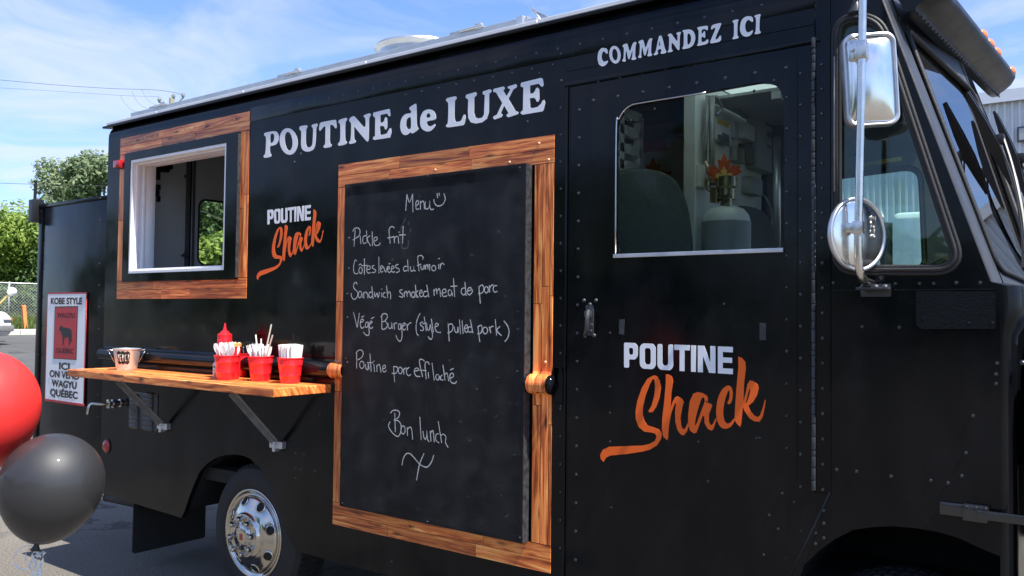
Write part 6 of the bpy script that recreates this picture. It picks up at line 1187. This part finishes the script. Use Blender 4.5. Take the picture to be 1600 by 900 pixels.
# white corrugated building behind
bx0_, bx1_, by_ = -9.0, 22.0, 20.0; bh = 6.9; bld = empty('metal_building', ((bx0_+bx1_)/2, by_+6, 0), 'large white corrugated metal building behind the cab', 'building')
bm = NB(); x = bx0_; pts = []
while x < bx1_: pts += [(x, by_), (x+.06, by_), (x+.075, by_-.05), (x+.125, by_-.05), (x+.14, by_)]; x += .155
A = [bm.verts.new((p[0], p[1], 0)) for p in pts]; B = [bm.verts.new((p[0], p[1], bh)) for p in pts]
for i in range(len(pts)-1):
    if (Vector(pts[i])-Vector(pts[i+1])).length > 1e-6: bm.faces.new((A[i], A[i+1], B[i+1], B[i]))
box(bm, (bx0_, by_+.06, 0), (bx1_, by_+.1, bh)); box(bm, (bx0_, by_+.1, 0), (bx0_+.2, by_+14, bh)); put('wall', bm, 'building_white', bld)
bm = NB(); sweepx(bm, [(by_-.12, bh), (by_-.12, bh+.22), (by_+7, bh+1.4), (by_+14.2, bh+.2), (by_+14.2, bh)], bx0_-.1, bx1_); put('roof', bm, 'galvanised', bld)
bm = NB(); sweepx(bm, [(by_-.16, bh-.04), (by_-.16, bh+.24), (by_-.125, bh+.24), (by_-.125, bh-.04)], bx0_-.1, bx1_); put('eave_trim', bm, 'gutter_white', bld)
q = at(1597, 210, by_-.06); bm = NB(); box(bm, (q.x-.1, by_-.10, q.z-.18), (q.x+.55, by_-.05, q.z+.18), .01); box(bm, (q.x-.06, by_-.115, q.z-.14), (q.x+.51, by_-.095, q.z+.14), .01, 1); put('wall_vent', bm, ['lining_dark', 'box_grey'], bld)
# white lorry seen through the cab
lo = at(1392, 418, 10.0); lorry = empty('white_lorry', (lo.x+1.2, 11.2, 0), 'white lorry cab parked behind the truck, seen through the cab windows', 'lorry'); lx = lo.x; zt = at(1400, 332, 10.0).z
bm = NB(); pr = rpoly([(lx, .9), (lx+2.5, .9), (lx+2.5, 2.0), (lx+2.1, 2.6), (lx+1.4, zt), (lx, zt)], [.05, .1, .15, .3, .5, .12]); plate(bm, [pr], 2.3, side(12.3), bev=.08); put('lorry_cab', bm, 'cab_white', lorry, smooth=40)
bm = NB(); pr = rpoly([(lx+.05, 2.36), (lx+1.15, 2.42), (lx+1.75, 2.0), (lx+1.75, 1.9), (lx+.05, 1.9)], .08); plate(bm, [pr], .03, side(9.998)); put('sleeper_panel', bm, 'cab_white', lorry, smooth=40)
bm = NB(); box(bm, (lx-.18, 10.1, .9), (lx-.02, 12.2, zt-.12), .03); put('gap_seal', bm, 'dark_plastic', lorry); bm = NB(); box(bm, (lx-6, 10.15, .75), (lx+2.3, 12.15, .9), .02); put('frame_rail', bm, 'underbody', lorry)
for wx in (lx+1.5, lx-3.0, lx-4.3):
    for yy in (10.0, 12.3):
        bm = NB(); lathe(bm, [(.25, -.3), (.48, -.3), (.5, -.26), (.5, -.04), (.48, 0), (.3, 0), (.26, -.06), (.001, -.06)], 32, T(wx, yy if yy < 11 else yy-.3+.3, .5) @ Rx(pi/2)); put('wheel', bm, 'tyre_rubber', lorry, smooth=40)

# unseen wood added behind the camera to block sky reflections in the black paint
bm = NB(); random.seed(77); bl = []
for k in range(60):
    x = random.uniform(-75, 30); y = -34-random.uniform(0, 8); bl.append((x, y, random.uniform(1, 9), random.uniform(2.2, 3.4)))
leafcloud(bm, bl, 16000, 1.0, 78)
for k in range(24): x = -75+k*4.4; tube(bm, [(x, -38, 0), (x, -38, 8)], .25, 6)
tag(put('unseen_wood', bm, 'leaf_mid', fixn=False), kind='stuff')
